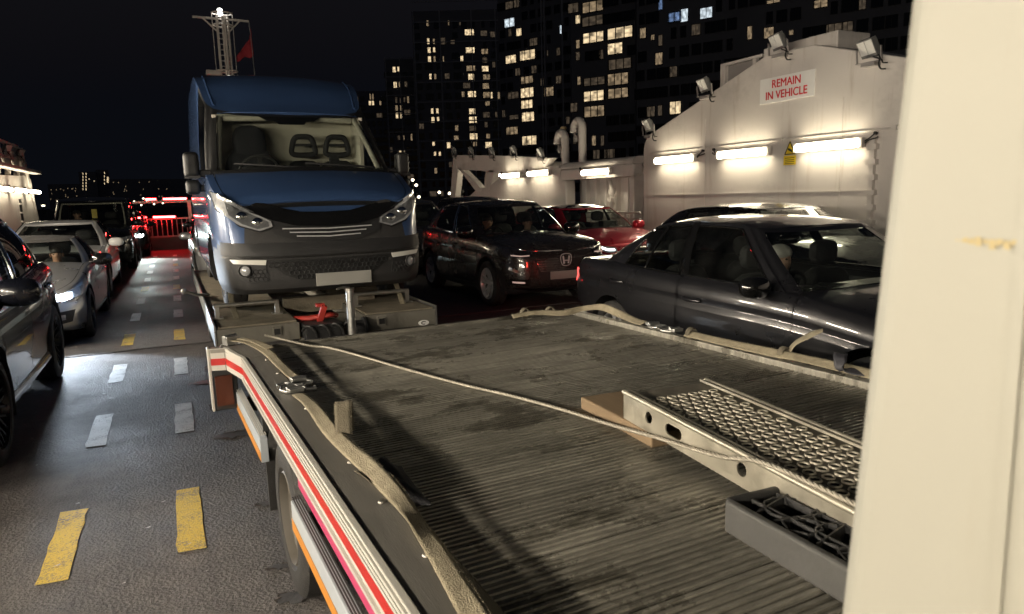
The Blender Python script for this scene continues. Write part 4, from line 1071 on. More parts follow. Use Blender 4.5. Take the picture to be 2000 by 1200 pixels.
# ---- black crossover with chrome emblem
r = thing('crossover_car', 'dark brown black crossover with chrome H emblem behind the saloon', 'car', (5.13, 9.0, 0))
hrv = Car(r, spec(paint='paint_hrv', outline=[(0, 0), (.45, .03), (.70, .12), (.83, .32), (.88, .7), (.892, 1.5), (.897, 2.5), (.885, 3.5), (.82, 4.1), (.6, 4.3), (0, 4.34)],
    zs=[(0, .84), (.3, .93), (.8, 1.0), (1.2, 1.04), (2, 1.06), (3, 1.10), (3.8, 1.14), (4.34, 1.05)], z0=[(0, .25), (.5, .22), (3.8, .22), (4.34, .32)],
    front=[(0, .16), (.1, .06), (.3, .0), (.6, .005), (.85, .02), (.94, .05), (1, .10)],
    yf=.87, yr=3.48, r=.345, ra=.40, track=.885, tw=.22, clad=.13, archclad=.055, doors=[(1.22, 2.28, .14), (2.30, 3.28, .14)], ycowl=1.25, yrear=4.05,
    gh=[('ws', (0, 1.08), (0, 1.86)), ('ws', (.45, 1.12), (.36, 1.88)), ('ap', (.70, 1.24), (.55, 1.94)), ('ap', (.775, 1.34), (.60, 2.02)), ('sw', (.81, 1.46), (.63, 2.12)), ('bp', (.825, 2.24), (.65, 2.34)), ('sw', (.825, 2.34), (.65, 2.42)), ('cp', (.80, 3.28), (.64, 3.16)), ('cp', (.76, 3.75), (.60, 3.50)), ('rw', (.68, 4.02), (.54, 3.60)), ('rw', (.4, 4.12), (.3, 3.64)), ('end', (0, 4.14), (0, 3.66))],
    zroof=[(1.85, 1.50), (2.3, 1.545), (2.9, 1.54), (3.66, 1.44)], rcrown=[(1.85, .012), (2.4, .045), (3.0, .045), (3.66, .015)], trim='chrome'))
basics(hrv, W_HRV, (1.75, 2.75), 1.06, 1.28, 1.18)
hrv.mirror(1.48, 1.10, 'gloss_black', (.14, .10, .095)); hrv.handle(2.16, .90, 'paint_hrv', 0)
hrv.patch('headlight', [(.50, .785), (.66, .775), (.80, .80)], [(.50, .835), (.66, .86), (.815, .905)], 'lens_dark', off=.012)
hrv.patch('daytime_lamp', [(.54, .792), (.66, .786), (.76, .80)], [(.54, .806), (.66, .802), (.765, .815)], 'head_dim', off=.020)
hrv.patch('bonnet_chrome', [(0, .842), (.5, .845), (.82, .915)], [(0, .856), (.5, .86), (.82, .925)], 'chrome', off=.02)
for i in range(8):
    z = .56+.034*i; hrv.patch('grille_slat', [(0, z), (.40+.012*i, z)], [(0, z+.018), (.41+.012*i, z+.018)], 'paint_hrv', off=.018, n=8, rows=1)
hrv.patch('grille_mesh', [(0, .42), (.40, .44)], [(0, .835), (.50, .835)], 'plastic_dark', off=.004)
hrv.patch('fog_strip', [(.62, .40), (.76, .41)], [(.62, .425), (.765, .435)], 'head_dim', off=.012, n=6)
hrv.patch('fog_bezel', [(.55, .37), (.79, .38)], [(.55, .455), (.80, .47)], 'gloss_black', off=.006, n=6)
hrv.patch('air_curtain', [(.66, .52), (.80, .60)], [(.63, .55), (.79, .64)], 'chrome', off=.008, n=6, rows=1)
hrv.patch('skid_strip', [(0, .285), (.5, .285), (.72, .32)], [(0, .325), (.52, .325), (.74, .35)], 'darkchrome', off=.03)
p = hrv.fpt(0, .71, .045); em = link('emblem', None, r, (0, p.y, .715))
k = MB()
for s in (-1, 1): k.bar((s*.036, 0, -.055), (s*.050, 0, .058), .022, .018, up=V((0, 1, 0)))
k.bar((-.04, 0, -.008), (.04, 0, -.008), .018, .016); k.build('letter_mark', mat('emblem_silver', (.72, .72, .72), .3, metal=.3), em, bev=.003)
k = MB(); k.tube(catmull([(-.062, .004, -.068), (.062, .004, -.068), (.078, .004, .072), (-.078, .004, .072)], 6, True), .006, 6, closed=True); k.build('emblem_frame', 'emblem_silver', em, 50)
plate_num(hrv, .50)
k = MB()
for s in (0, 1): k.tube([(.12-.42*s, 1.09, 1.065), (-.12-.42*s, 1.14, 1.085), (-.30-.36*s, 1.20, 1.10)], .009, 6)
k.build('wiper', 'plastic_dark', r)
person('person', 'dark clothed person at the wheel of the black crossover', (5.13-.40, 10.85, .58), 'cloth_dark', 'skin', 'hair_dark', sc=.95)
person('person', 'passenger in grey top in the black crossover', (5.13+.36, 10.9, .56), 'cloth_grey', 'skin_pale', 'hair_dark', sc=.92)
# ---- dark suv at the left edge
r = thing('suv_car', 'glossy dark navy crossover cut by the left picture edge', 'car', (-2.0, 4.52, 0))
suv = Car(r, spec(paint='paint_navy', outline=[(0, 0), (.45, .03), (.72, .14), (.85, .36), (.905, .8), (.915, 1.5), (.92, 2.5), (.912, 3.5), (.86, 4.1), (.64, 4.38), (0, 4.45)],
    zs=[(0, .84), (.3, .92), (.8, 1.0), (1.2, 1.04), (2, 1.05), (3, 1.09), (3.7, 1.13), (4.45, 1.04)], z0=[(0, .27), (.5, .24), (3.8, .24), (4.45, .34)],
    side=[(0, .07), (.07, .02), (.14, .035), (.3, .03), (.45, .012), (.6, .0), (.72, .01), (.80, .022), (.85, .008), (.93, .025), (1, .075)],
    yf=.95, yr=3.6, r=.365, ra=.415, track=.905, tw=.235, clad=.05, archclad=.05, doors=[(1.25, 2.28, .14), (2.30, 3.35, .14)], ycowl=1.3, yrear=4.1,
    gh=[('ws', (0, 1.10), (0, 1.85)), ('ws', (.45, 1.14), (.36, 1.87)), ('ap', (.72, 1.26), (.56, 1.94)), ('ap', (.79, 1.36), (.61, 2.02)), ('sw', (.825, 1.48), (.64, 2.12)), ('bp', (.84, 2.26), (.66, 2.34)), ('sr', (.84, 2.36), (.66, 2.44)), ('sr', (.825, 3.3), (.655, 3.1)), ('cp', (.79, 3.74), (.62, 3.34)), ('cp', (.75, 3.98), (.58, 3.55)), ('rw', (.66, 4.12), (.50, 3.66)), ('rw', (.4, 4.22), (.3, 3.70)), ('end', (0, 4.24), (0, 3.72))],
    zroof=[(1.85, 1.52), (2.3, 1.585), (2.9, 1.585), (3.3, 1.55), (3.72, 1.47)], rcrown=[(1.85, .012), (2.4, .05), (3.0, .05), (3.72, .015)], trim='chrome', gpaint='paint_navy'))
basics(suv, W_SUV, (1.8, 2.75), 1.06, 1.32, 1.2)
suv.mirror(1.52, 1.07, 'paint_navy', (.15, .11, .10), .09); suv.handle(2.16, .92, 'paint_navy', 0); suv.handle(3.22, .95, 'paint_navy', 1)
suv.patch('tail_light', [(.45, .86), (.7, .86), (.82, .88)], [(.45, .98), (.7, .99), (.83, 1.0)], 'lens_red', fn=suv.rpt)
suv.patch('headlight', [(.52, .72), (.68, .71), (.82, .75)], [(.50, .80), (.68, .83), (.83, .88)], 'lens_dark')
# ---- silver roadster
r = thing('roadster_car', 'silver roadster with black soft top and blazing headlight', 'car', (-1.87, 9.72, 0))
rd = Car(r, spec(paint='paint_silver', outline=[(0, 0), (.4, .03), (.66, .14), (.82, .40), (.87, .8), (.875, 1.5), (.885, 2.4), (.89, 3.2), (.84, 3.7), (.6, 4.02), (0, 4.12)],
    zs=[(0, .60), (.3, .70), (.8, .80), (1.5, .88), (2.2, .90), (3.0, .93), (3.6, .94), (4.12, .86)], z0=[(0, .20), (.5, .17), (3.6, .17), (4.12, .28)],
    front=[(0, .08), (.1, .02), (.35, .0), (.6, .03), (.8, .09), (.93, .16), (1, .24)],
    yf=.82, yr=3.32, r=.32, ra=.355, track=.87, tw=.23, doors=[(1.62, 2.85, .14)], ycowl=1.72, yrear=3.1, crown=[(0, 0), (.25, .04), (.8, .08), (1.6, .06), (3, .03), (4.1, 0)],
    gh=[('ws', (0, 1.56), (0, 2.12)), ('ws', (.45, 1.60), (.36, 2.14)), ('tp', (.72, 1.72), (.55, 2.20)), ('tp', (.775, 1.80), (.585, 2.26)), ('sw', (.80, 1.88), (.60, 2.32)), ('cp', (.81, 2.62), (.60, 2.62)), ('cp', (.79, 2.95), (.56, 2.8)), ('rw', (.66, 3.14), (.44, 2.9)), ('rw', (.4, 3.24), (.28, 2.95)), ('end', (0, 3.27), (0, 2.97))],
    zroof=[(2.1, 1.20), (2.4, 1.235), (2.7, 1.235), (3.0, 1.16)], rcrown=[(2.1, .012), (2.5, .04), (2.97, .012)], roofmat='softtop', gpaint='softtop', pillarmat='plastic_dark', clearrear=1))
basics(rd, W_ROAD, (2.2,), .88, 1.75, .98)
rd.mirror(1.86, .93, 'gloss_black'); rd.handle(2.66, .74, 'paint_silver', 0)
hl = rd.patch('headlight', [(.50, .555), (.64, .545), (.80, .60)], [(.46, .62), (.64, .655), (.81, .70)], 'lens_clear', off=.01)
rd.patch('headlamp_glow', [(.52, .572), (.62, .566), (.70, .585)], [(.51, .610), (.62, .632), (.70, .640)], 'head_on', off=.022, parent=None)
rd.patch('air_intake', [(.44, .27), (.70, .30)], [(.42, .42), (.74, .44)], 'plastic_dark', off=.004)
rd.patch('fog_lamp', [(.56, .33), (.64, .335)], [(.56, .39), (.64, .395)], 'lens_clear', off=.010, n=6)
rd.patch('grille', [(.04, .42), (.30, .43)], [(.04, .54), (.27, .55)], 'gloss_black', off=.006); plate_num(rd, .33)
p = rd.fpt(.6, .6, .12); headlamp_spot(r, p, (.05, -1, -.10), 100, size=85, blend=.35); p = rd.fpt(-.6, .6, .12); headlamp_spot(r, p, (0, -1, -.12), 50, size=80)
person('person', 'person in dark coat sitting in the silver roadster', (-1.87+.36, 9.72+2.28, .36), 'cloth_dark', 'skin', 'hair_dark', sc=.92)
# ---- white saloon
SAL = dict(outline=[(0, 0), (.4, .04), (.68, .16), (.82, .4), (.875, .8), (.895, 1.5), (.905, 2.4), (.905, 3.3), (.885, 3.9), (.80, 4.35), (.62, 4.55), (.3, 4.62), (0, 4.63)],
    zs=[(0, .66), (.3, .76), (.8, .85), (1.4, .92), (1.8, .94), (3.0, .96), (3.8, .99), (4.4, .98), (4.63, .92)], z0=[(0, .22), (.5, .2), (4.1, .2), (4.63, .3)],
    yf=.80, yr=3.55, r=.325, ra=.37, track=.875, tw=.21, doors=[(1.42, 2.60, .13), (2.62, 3.6, .13)], ycowl=1.45, yrear=3.95,
    gh=[('ws', (0, 1.30), (0, 2.12)), ('ws', (.45, 1.34), (.34, 2.14)), ('ap', (.72, 1.46), (.53, 2.21)), ('ap', (.795, 1.58), (.575, 2.33)), ('sw', (.825, 1.72), (.60, 2.45)), ('bp', (.84, 2.56), (.615, 2.66)), ('sw', (.84, 2.68), (.615, 2.74)), ('cp', (.82, 3.50), (.60, 3.22)), ('cp', (.75, 3.82), (.56, 3.32)), ('rw', (.66, 3.96), (.48, 3.37)), ('rw', (.38, 4.04), (.28, 3.39)), ('end', (0, 4.07), (0, 3.40))],
    zroof=[(2.1, 1.345), (2.5, 1.385), (2.9, 1.385), (3.45, 1.30)], rcrown=[(2.1, .012), (2.5, .03), (3.0, .03), (3.45, .012)], trim='gloss_black')
HAT = dict(outline=[(0, 0), (.45, .03), (.70, .12), (.83, .32), (.88, .7), (.89, 1.5), (.895, 2.5), (.885, 3.4), (.82, 3.95), (.6, 4.18), (0, 4.24)],
    zs=[(0, .76), (.3, .85), (.8, .95), (1.2, 1.0), (2, 1.02), (3, 1.06), (3.7, 1.09), (4.24, 1.0)], z0=[(0, .24), (.5, .21), (3.7, .21), (4.24, .32)],
    yf=.85, yr=3.42, r=.325, ra=.375, track=.87, tw=.21, doors=[(1.22, 2.26, .14), (2.28, 3.22, .14)], ycowl=1.25, yrear=3.95,
    gh=[('ws', (0, 1.06), (0, 1.84)), ('ws', (.45, 1.10), (.36, 1.86)), ('ap', (.70, 1.22), (.55, 1.92)), ('ap', (.775, 1.32), (.60, 2.00)), ('sw', (.81, 1.44), (.63, 2.10)), ('bp', (.825, 2.22), (.65, 2.32)), ('sw', (.825, 2.32), (.65, 2.40)), ('cp', (.80, 3.2), (.64, 3.1)), ('cp', (.76, 3.65), (.60, 3.42)), ('rw', (.68, 3.92), (.54, 3.52)), ('rw', (.4, 4.02), (.3, 3.56)), ('end', (0, 4.04), (0, 3.58))],
    zroof=[(1.84, 1.42), (2.3, 1.46), (2.9, 1.455), (3.58, 1.36)], rcrown=[(1.84, .012), (2.4, .04), (3.0, .04), (3.58, .015)], trim='gloss_black')
def common(c, paintm, hl='lens_clear', zh=.62, mir=(1.70, .98), wide=.8):
    c.mirror(mir[0], mir[1], paintm)
    c.patch('headlight', [(.46, zh-.05), (.64, zh-.06), (wide-.02, zh)], [(.44, zh+.03), (.64, zh+.05), (wide, zh+.10)], hl, off=.008)
    c.patch('grille', [(0, zh-.12), (.40, zh-.12)], [(0, zh+.02), (.38, zh+.02)], 'gloss_black', off=.006)
    c.patch('lower_grille', [(0, .28), (.6, .29)], [(0, .40), (.56, .40)], 'plastic_dark', off=.005); plate_num(c, .46)
r = thing('saloon_car', 'white saloon behind the silver roadster', 'car', (-1.95, 14.1, 0))
c = Car(r, spec(paint='paint_white_car', **SAL)); basics(c, W_GEN, (1.95, 2.85), .93, 1.55, 1.02); common(c, 'paint_white_car'); c.handle(2.4, .8, 'paint_white_car', 0)
# ---- red hatch
r = thing('hatchback_car', 'bright red hatchback with black roof in front of the ribbed ferry panel', 'car', (7.5, 10.4, 0))
h2 = dict(HAT); h2.update(zroof=[(1.84, 1.37), (2.3, 1.41), (2.9, 1.40), (3.58, 1.30)], zs=[(0, .70), (.3, .80), (.8, .90), (1.2, .96), (2, .98), (3, 1.02), (3.7, 1.06), (4.24, .98)])
c = Car(r, spec(paint='paint_red', roofmat='gloss_black', **h2)); basics(c, W_GEN, (1.75, 2.65), 1.0, 1.28, 1.1); common(c, 'paint_red', 'lens_clear', .68, (1.48, 1.03))
c.patch('daytime_lamp', [(.50, .66), (.62, .66), (.72, .70)], [(.50, .685), (.62, .69), (.725, .735)], emis('drl_white', (.85, .93, 1), 3), off=.016)
k = MB(); k.b(.1, .45, 1.42, 1.6, .99, 1.12); k.build('tablet_screen', 'plastic_grey', r, bev=.01)
# ---- black saloon behind the graphite one
r = thing('saloon_car', 'black car mostly hidden behind the graphite saloon, only its roof showing', 'car', (7.5, 5.2, 0))
h3 = dict(HAT); h3.update(zroof=[(1.84, 1.39), (2.3, 1.43), (2.9, 1.42), (3.58, 1.33)])
c = Car(r, spec(paint='paint_black', **h3)); basics(c, W_GEN, (1.75, 2.65), 1.0, 1.28, 1.1); common(c, 'paint_black', zh=.68, mir=(1.48, 1.03))
# ---- two dark cars behind the crossover
r = thing('suv_car', 'dark car just right of the van behind the black crossover', 'car', (5.0, 14.1, 0))
h4 = dict(HAT); h4.update(zroof=[(1.84, 1.54), (2.3, 1.60), (2.9, 1.60), (3.58, 1.50)])
c = Car(r, spec(paint='paint_hrv', **h4)); basics(c, W_GEN, (1.75, 2.65), 1.0, 1.28, 1.15); common(c, 'paint_hrv', zh=.68, mir=(1.48, 1.05))
r = thing('suv_car', 'black car with pale roof highlight left of the truss house', 'car', (7.4, 15.6, 0))
h5 = dict(HAT); h5.update(zroof=[(1.84, 1.56), (2.3, 1.63), (2.9, 1.63), (3.58, 1.52)])
c = Car(r, spec(paint='paint_black', **h5)); basics(c, W_GEN, (1.75, 2.65), 1.0, 1.28, 1.15); common(c, 'paint_black', zh=.68, mir=(1.48, 1.05))
# ---- black people carrier
r = thing('people_carrier', 'tall black people carrier with white paper on its dashboard', 'van', (-1.86, 20.7, 0))
mp = Car(r, spec(paint='paint_black', outline=[(0, 0), (.5, .03), (.78, .14), (.91, .36), (.965, .8), (.975, 1.5), (.98, 2.8), (.975, 4.0), (.94, 4.7), (.75, 4.93), (0, 4.97)],
    zs=[(0, .90), (.3, 1.0), (.8, 1.10), (1.2, 1.14), (2, 1.14), (3, 1.14), (4.97, 1.12)], z0=[(0, .25), (.5, .22), (4.97, .26)],
    yf=.95, yr=3.9, r=.335, ra=.385, track=.955, tw=.21, doors=[(1.2, 2.25, .12), (2.28, 3.4, .12)], ycowl=1.15, yrear=4.8, crown=[(0, 0), (.25, .04), (.8, .07), (1.2, .05), (3, .02), (4.97, 0)],
    gh=[('ws', (0, .98), (0, 1.66)), ('ws', (.5, 1.02), (.45, 1.68)), ('ap', (.80, 1.14), (.72, 1.74)), ('ap', (.86, 1.24), (.78, 1.82)), ('sw', (.895, 1.36), (.81, 1.92)), ('bp', (.91, 2.22), (.83, 2.28)), ('sr', (.91, 2.34), (.83, 2.38)), ('bp', (.91, 3.4), (.83, 3.4)), ('sr', (.91, 3.5), (.83, 3.5)), ('cp', (.90, 4.5), (.82, 4.42)), ('cp', (.88, 4.72), (.79, 4.6)), ('rw', (.76, 4.82), (.7, 4.72)), ('end', (0, 4.86), (0, 4.76))],
    zroof=[(1.64, 1.80), (2.1, 1.88), (3, 1.89), (4.76, 1.84)], rcrown=[(1.64, .015), (2.4, .04), (4, .04), (4.76, .015)], trim='gloss_black'))
basics(mp, W_MPV, (1.75, 2.75), 1.16, 1.2, 1.32); common(mp, 'paint_black', zh=.80, mir=(1.40, 1.2), wide=.90)
k = MB(); k.b(.15, .72, 1.12, 1.32, 1.165, 1.172); k.build('paper_slip', 'paper', r)
k = MB(); k.b(-.02, .10, 1.52, 1.56, 1.36, 1.60); k.build('hanging_card', 'sign_yellow', r)
k = MB(); jw = mp.tags.index('ap')
for side in (1, -1): k.tube([mp.pnt(jw, v, side, -.05) for v in (.05, .3, .6, .9)], .022, 6)
k.tube([mp.pnt(j, .90, -1, -.05) for j in range(jw, -1, -1)]+[mp.pnt(j, .90, 1, -.05) for j in range(1, jw+1)], .022, 6)
k.build('screen_lining', 'interior_light', r, 50)
person('person', 'person with a hand raised to the face in the black people carrier', (-1.86-.40, 22.55, .78), 'cloth_dark', 'skin_pale', 'hair_dark', arm='face')
# ---- dark car further back with one headlight blazing, silver car and red lit car behind the van
r = thing('hatchback_car', 'dark car with one dazzling headlight beyond the people carrier', 'car', (-1.55, 26.0, 0))
c = Car(r, spec(paint='paint_black', **HAT)); basics(c, W_GEN); common(c, 'paint_black', zh=.68, mir=(1.48, 1.03))
c.patch('headlamp_glow', [(.58, .66), (.70, .67)], [(.58, .72), (.70, .74)], emis('head_far', (.85, 1, .92), 45), off=.02); p = c.fpt(.64, .7, .1); headlamp_spot(r, p, (.12, -1, -.10), 170, (.85, 1, .95), 75)
r = thing('saloon_car', 'silver car peeping out behind the trailer left of the van', 'car', (1.24, 15.4, 0))
c = Car(r, spec(paint='paint_silver', **SAL)); basics(c, W_GEN, (1.95, 2.85), .93, 1.55, 1.02); common(c, 'paint_silver')
r = thing('suv_car', 'dark tall car glowing red beside the ramp gate left of the van', 'car', (1.42, 22.6, 0))
c = Car(r, spec(paint='paint_black', **h5)); basics(c, W_GEN, (1.75, 2.65), 1.0, 1.28, 1.15); common(c, 'paint_black', zh=.68, mir=(1.48, 1.05))
# ------------------------------------------------------------------ blue panel van on the trailer
TZ = .58
r = thing('panel_van', 'blue high roof panel van riding on the trailer with black bonnet guard', 'van', (1.36, 6.86, TZ))
vn = Car(r, spec(paint='paint_blue', cladmat='plastic_grey', clad=lambda y: .86 if y < .075 else .70 if y < .50 else (.64 if y < .66 else .36),
    outline=[(0, 0), (.48, .02), (.80, .09), (.95, .27), (1.01, .65), (1.025, 1.3), (1.025, 3), (1.025, 5.2), (1.01, 5.8), (.92, 5.93), (0, 5.95)],
    zs=[(0, 1.0), (.3, 1.11), (.7, 1.25), (1.05, 1.36), (1.4, 1.38), (5.95, 1.38)], z0=[(0, .22), (.6, .24), (5.95, .3)],
    side=[(0, .05), (.1, .015), (.3, .0), (.45, .006), (.5, .014), (.55, .004), (.9, .01), (1, .03)],
    front=[(0, .10), (.06, .02), (.2, .0), (.40, .01), (.425, .03), (.46, .02), (.62, .05), (.8, .10), (.93, .16), (1, .22)],
    yf=1.0, yr=4.5, r=.345, ra=.42, track=.93, tw=.22, doors=[(1.22, 2.32, .14)], ycowl=1.12, yrear=5.93, crown=[(0, 0), (.25, .05), (.7, .10), (1.1, .06), (3, .0), (5.9, 0)],
    gh=[('ws', (0, .93), (0, 1.93)), ('ws', (.52, .98), (.52, 1.95)), ('kp', (.88, 1.13), (.775, 2.02)), ('kp', (.955, 1.25), (.84, 2.09)), ('sw', (.98, 1.40), (.885, 2.18)), ('tp', (.995, 2.28), (.925, 2.46)), ('tp', (.995, 3.0), (.945, 3.0)), ('tp', (.995, 5.6), (.945, 5.6)), ('tp', (.955, 5.85), (.89, 5.82)), ('tp', (.83, 5.92), (.78, 5.88)), ('end', (0, 5.94), (0, 5.9))],
    zroof=[(1.93, 2.07), (2.1, 2.17), (2.5, 2.45), (2.85, 2.59), (3.2, 2.63), (5.0, 2.64), (5.9, 2.6)], rcrown=[(1.93, .015), (2.3, .05), (3, .06), (5.9, .05)], bulge=.012, gpaint='black', pillarmat='black', vtop=.95))
W_VAN = wheel_mesh(.345, .22, .215, 'steel')
vn.body(); vn.cabin(); vn.wheels(W_VAN); vn.handle(2.2, .95, 'plastic_dark', 0)
# roof drip line above the screen and the two pressed ribs
k = MB(); k.tube([(.82*x, 1.925+.05*x*x+.02*abs(x)**6, 2.078+.02*(1-x*x)-.005) for x in [i/10-1 for i in range(21)]], .011, 6); k.build('screen_seal', 'paint_blue', r, 50)
for sx in (-1, 1):
    k = MB(); k.tube([(sx*.80, 2.10, 2.175), (sx*.83, 2.35, 2.36), (sx*.845, 2.6, 2.52), (sx*.85, 2.85, 2.60)], .014, 6); k.build('roof_rib', 'paint_blue', r, 50)
# cab interior
k = MB(); k.b(-.88, .88, 2.36, 2.40, .5, 2.2); k.build('bulkhead', 'interior_light', r)
k = MB(); k.b(-.80, .80, 2.02, 2.38, 2.02, 2.05); k.b(-.84, -.80, 1.9, 2.38, 1.4, 2.05); k.b(.80, .84, 1.9, 2.38, 1.4, 2.05); k.build('headlining', 'interior_light', r)
jp = vn.tags.index('kp')
for side in (1, -1):
    k = MB(); k.tube([vn.pnt(jp+2, v, side, -.10) for v in (.06, .25, .5, .7, .86)], .03, 8); k.build('pillar_trim', 'interior_light', r, 50)
k = MB(); k.tube([(-.72, 1.99, 2.02), (-.2, 1.97, 2.035), (.2, 1.97, 2.035), (.72, 1.99, 2.02)], .035, 8); k.build('header_trim', 'interior_light', r, 50)
k = MB(); k.ball((0, 1.15, 1.22), (.86, .28, .20), 24, 8, e=.5); k.ball((-.42, 1.22, 1.34), (.26, .16, .12), 14, 8, e=.7); k.build('dashboard', 'interior', r, 40)
k = MB(); c0 = V((-.42, 1.52, 1.40)); ax = Matrix.Rotation(R(-55), 3, 'X')
k.tube([c0+ax@V((.21*math.cos(R(a)), .21*math.sin(R(a)), 0)) for a in range(0, 360, 15)], .018, 8, closed=True)
for a in (0, 180, 270): k.bar(c0, c0+ax@V((.2*math.cos(R(a)), .2*math.sin(R(a)), 0)), .045, .02)
k.ball(c0, (.08, .06, .06), 10, 6); k.build('steering_wheel', 'interior', r, 50)
k = MB(); k.ball((-.45, 2.1, 1.30), (.29, .12, .42), 14, 10, e=.65); k.ball((-.45, 2.08, 1.74), (.19, .09, .22), 14, 10, e=.75); k.build('covered_seat', 'cloth_dark', r, 50)
for x in (.16, .56):
    k = MB(); k.ball((x, 2.12, 1.22), (.22, .11, .34), 14, 10, e=.55); st = k.build('seat', 'interior', r, 50)
    k = MB(); zc = 1.72
    k.tube(catmull([(x-.115, 2.10, zc-.09), (x-.13, 2.09, zc), (x-.09, 2.08, zc+.10), (x, 2.08, zc+.115), (x+.09, 2.08, zc+.10), (x+.13, 2.09, zc), (x+.115, 2.10, zc-.09)], 5, True), .034, 8, closed=True)
    k.bar((x-.11, 2.09, zc+.02), (x+.11, 2.09, zc+.02), .05, .028); k.build('headrest', 'interior', st, 50)
k = MB(); k.b(.32, .42, 1.36, 1.42, 1.30, 1.56); k.build('phone_cradle', 'black', r)
k = MB(); k.b(-.22, .12, 1.02, 1.16, 1.415, 1.420); k.build('paper_slip', 'paper', r)
k = MB(); k.prism([(-.36, 0), (.36, 0), (.26, -.09), (.17, -.10), (.14, -.15), (-.14, -.15), (-.17, -.10), (-.26, -.09)], .02, lambda u, v, w: V((u, 1.935+w+v*(-.95)*-1-.0, 2.055+v*.72))); k.build('mirror_shield', 'black', r)
cw_ = MB(); jn = vn.tags.index('kp')+4
for side in (1, -1):
    rows = []
    for j in range(jn):
        b = vn.pnt(j, 0, side); rows.append([V((b.x*q, b.y-d, vn.ztop(b.x*q, b.y-d)+h)) for d, h, q in ((.13, .003, .97), (.12, .012, .97), (.02, .016, .985), (-.02, .02, 1.0))])
    cw_.grid(rows)
cw_.build('cowl_panel', 'black', r, 50)
# front end
hl = vn.patch('headlight', [(.50, .845), (.62, .805), (.78, .86), (.955, 1.02)], [(.51, .90), (.62, .965), (.78, 1.06), (.985, 1.19)], 'lens_clear', off=.012, n=20, rows=6)
vn.patch('lamp_inner', [(.535, .850), (.635, .828), (.76, .880), (.86, .965)], [(.535, .892), (.635, .945), (.76, 1.01), (.88, 1.085)], mat('lens_mid', (.24, .245, .25), .12, metal=.5, var=.6, vs=26, coat=1), off=.017, n=14, rows=4, skirt=.004)
for sgn, o in zip((1, -1), hl):
    for x, z, q in ((.63, .885, .052), (.76, .945, .050)): k = MB(); p = vn.fpt(sgn*x, z, .008); k.ball(p, (q, .018, q), 12, 8); k.build('reflector', 'chrome', o, 50)
    k = MB(); k.tube([vn.fpt(sgn*x, z, .016) for x, z in ((.51, .90), (.62, .965), (.78, 1.06), (.985, 1.19), (.955, 1.02), (.78, .86), (.62, .805), (.50, .845))], .007, 6, closed=True); k.build('lamp_rim', 'plastic_dark', o, 50)
vn.patch('bonnet_guard', [(0, .835), (.30, .85), (.50, .905), (.68, .985)], [(0, .97), (.24, .978), (.42, 1.02), (.55, 1.065), (.63, 1.07), (.70, 1.03)], 'gloss_black', off=.035, n=24, rows=6, skirt=.03)
vn.patch('grille_panel', [(0, .695), (.30, .71), (.50, .78)], [(0, .84), (.30, .85), (.55, .92)], 'plastic_dark', off=.012, n=20)
for i, (z, w) in enumerate(((.735, .30), (.772, .36), (.808, .42))):
    vn.patch('grille_chrome', [(0, z), (w, z+.012)], [(0, z+.010), (w, z+.022)], 'emblem_silver', off=.026, n=10, rows=1)
    vn.patch('grille_slot', [(0, z+.012), (w, z+.024)], [(0, z+.028), (w-.02, z+.040)], 'black', off=.015, n=10, rows=1)
vn.patch('bumper_band', [(0, .572), (.6, .575), (.95, .60)], [(0, .695), (.45, .70), (.70, .70), (.95, .715)], 'plastic_dark', off=.016, n=24, rows=3)
vn.patch('bumper_joint', [(0, .552), (.6, .555), (.95, .575)], [(0, .562), (.6, .565), (.95, .586)], 'black', off=.010, n=24, rows=1)
vn.patch('lower_grille', [(0, .335), (.32, .35), (.44, .40)], [(0, .535), (.40, .54), (.60, .54)], 'black', off=.006, n=16)
hc = MB()
for i in range(-14, 15):
    for j in range(4):
        x = .044*i+(.022 if j % 2 else 0); z = .375+.040*j
        if abs(x) > .34+.07*j or abs(x) < .0: continue
        hc.tube([vn.fpt(x+.026*math.cos(R(a)), z+.024*math.sin(R(a)), .014) for a in range(30, 390, 60)], .0045, 4, closed=True)
o = hc.build('honeycomb_grid', 'plastic_dark', r); o['kind'] = 'stuff'
fb = vn.patch('fog_bezel', [(.58, .36), (.74, .33), (.87, .42)], [(.60, .50), (.74, .525), (.90, .53)], 'plastic_dark', off=.010, n=12)
for sgn, o in zip((1, -1), fb):
    p = vn.fpt(sgn*.775, .455, .018); d = (vn.fpt(sgn*.775, .455, .1)-p).normalized(); rot = d.to_track_quat('X', 'Z').to_matrix()
    k = MB(); k.lathe([(0, .058), (.022, .06), (.026, .052), (.008, .046)], 24, 'X'); k.v = [tuple(p+rot@V(v)) for v in k.v]; k.build('fog_ring', 'plastic_grey', o, 50)
    k = MB(); k.lathe([(.004, .047), (.018, .03), (.022, 0)], 20, 'X'); k.v = [tuple(p+rot@V(v)) for v in k.v]; k.build('fog_lens', 'lens_clear', o, 50)
    hx = MB()
    for i in range(4):
        for j in range(3): hx.tube([vn.fpt(sgn*(.615+.038*i+.019*(j % 2)+.02*math.cos(R(a))), .37+.036*j+.02*math.sin(R(a)), .013) for a in range(30, 390, 60)], .003, 4, closed=True)
    q = hx.build('honeycomb_grid', 'plastic_grey', o); q['kind'] = 'stuff'
vn.patch('daytime_strip', [(.60, .500), (.86, .522)], [(.59, .545), (.885, .560)], mat('drl_off', (.75, .74, .68), .25), off=.024, n=8, rows=1)
p = vn.fpt(.1, .33, .02); k = MB(); k.box((.10, p.y-.004, .335), (.53, .014, .12)); k.build('number_plate', 'plate_white', r, bev=.004)
k = MB()
for x0, x1 in ((.70, -.02), (-.06, -.72)): k.tube([(x0, .96+.06*x0*x0, 1.425), ((x0+x1)/2, .93, 1.445), (x1, .98+.1*x1*x1, 1.47)], .011, 6)
k.build('wiper', 'plastic_dark', r, 50)
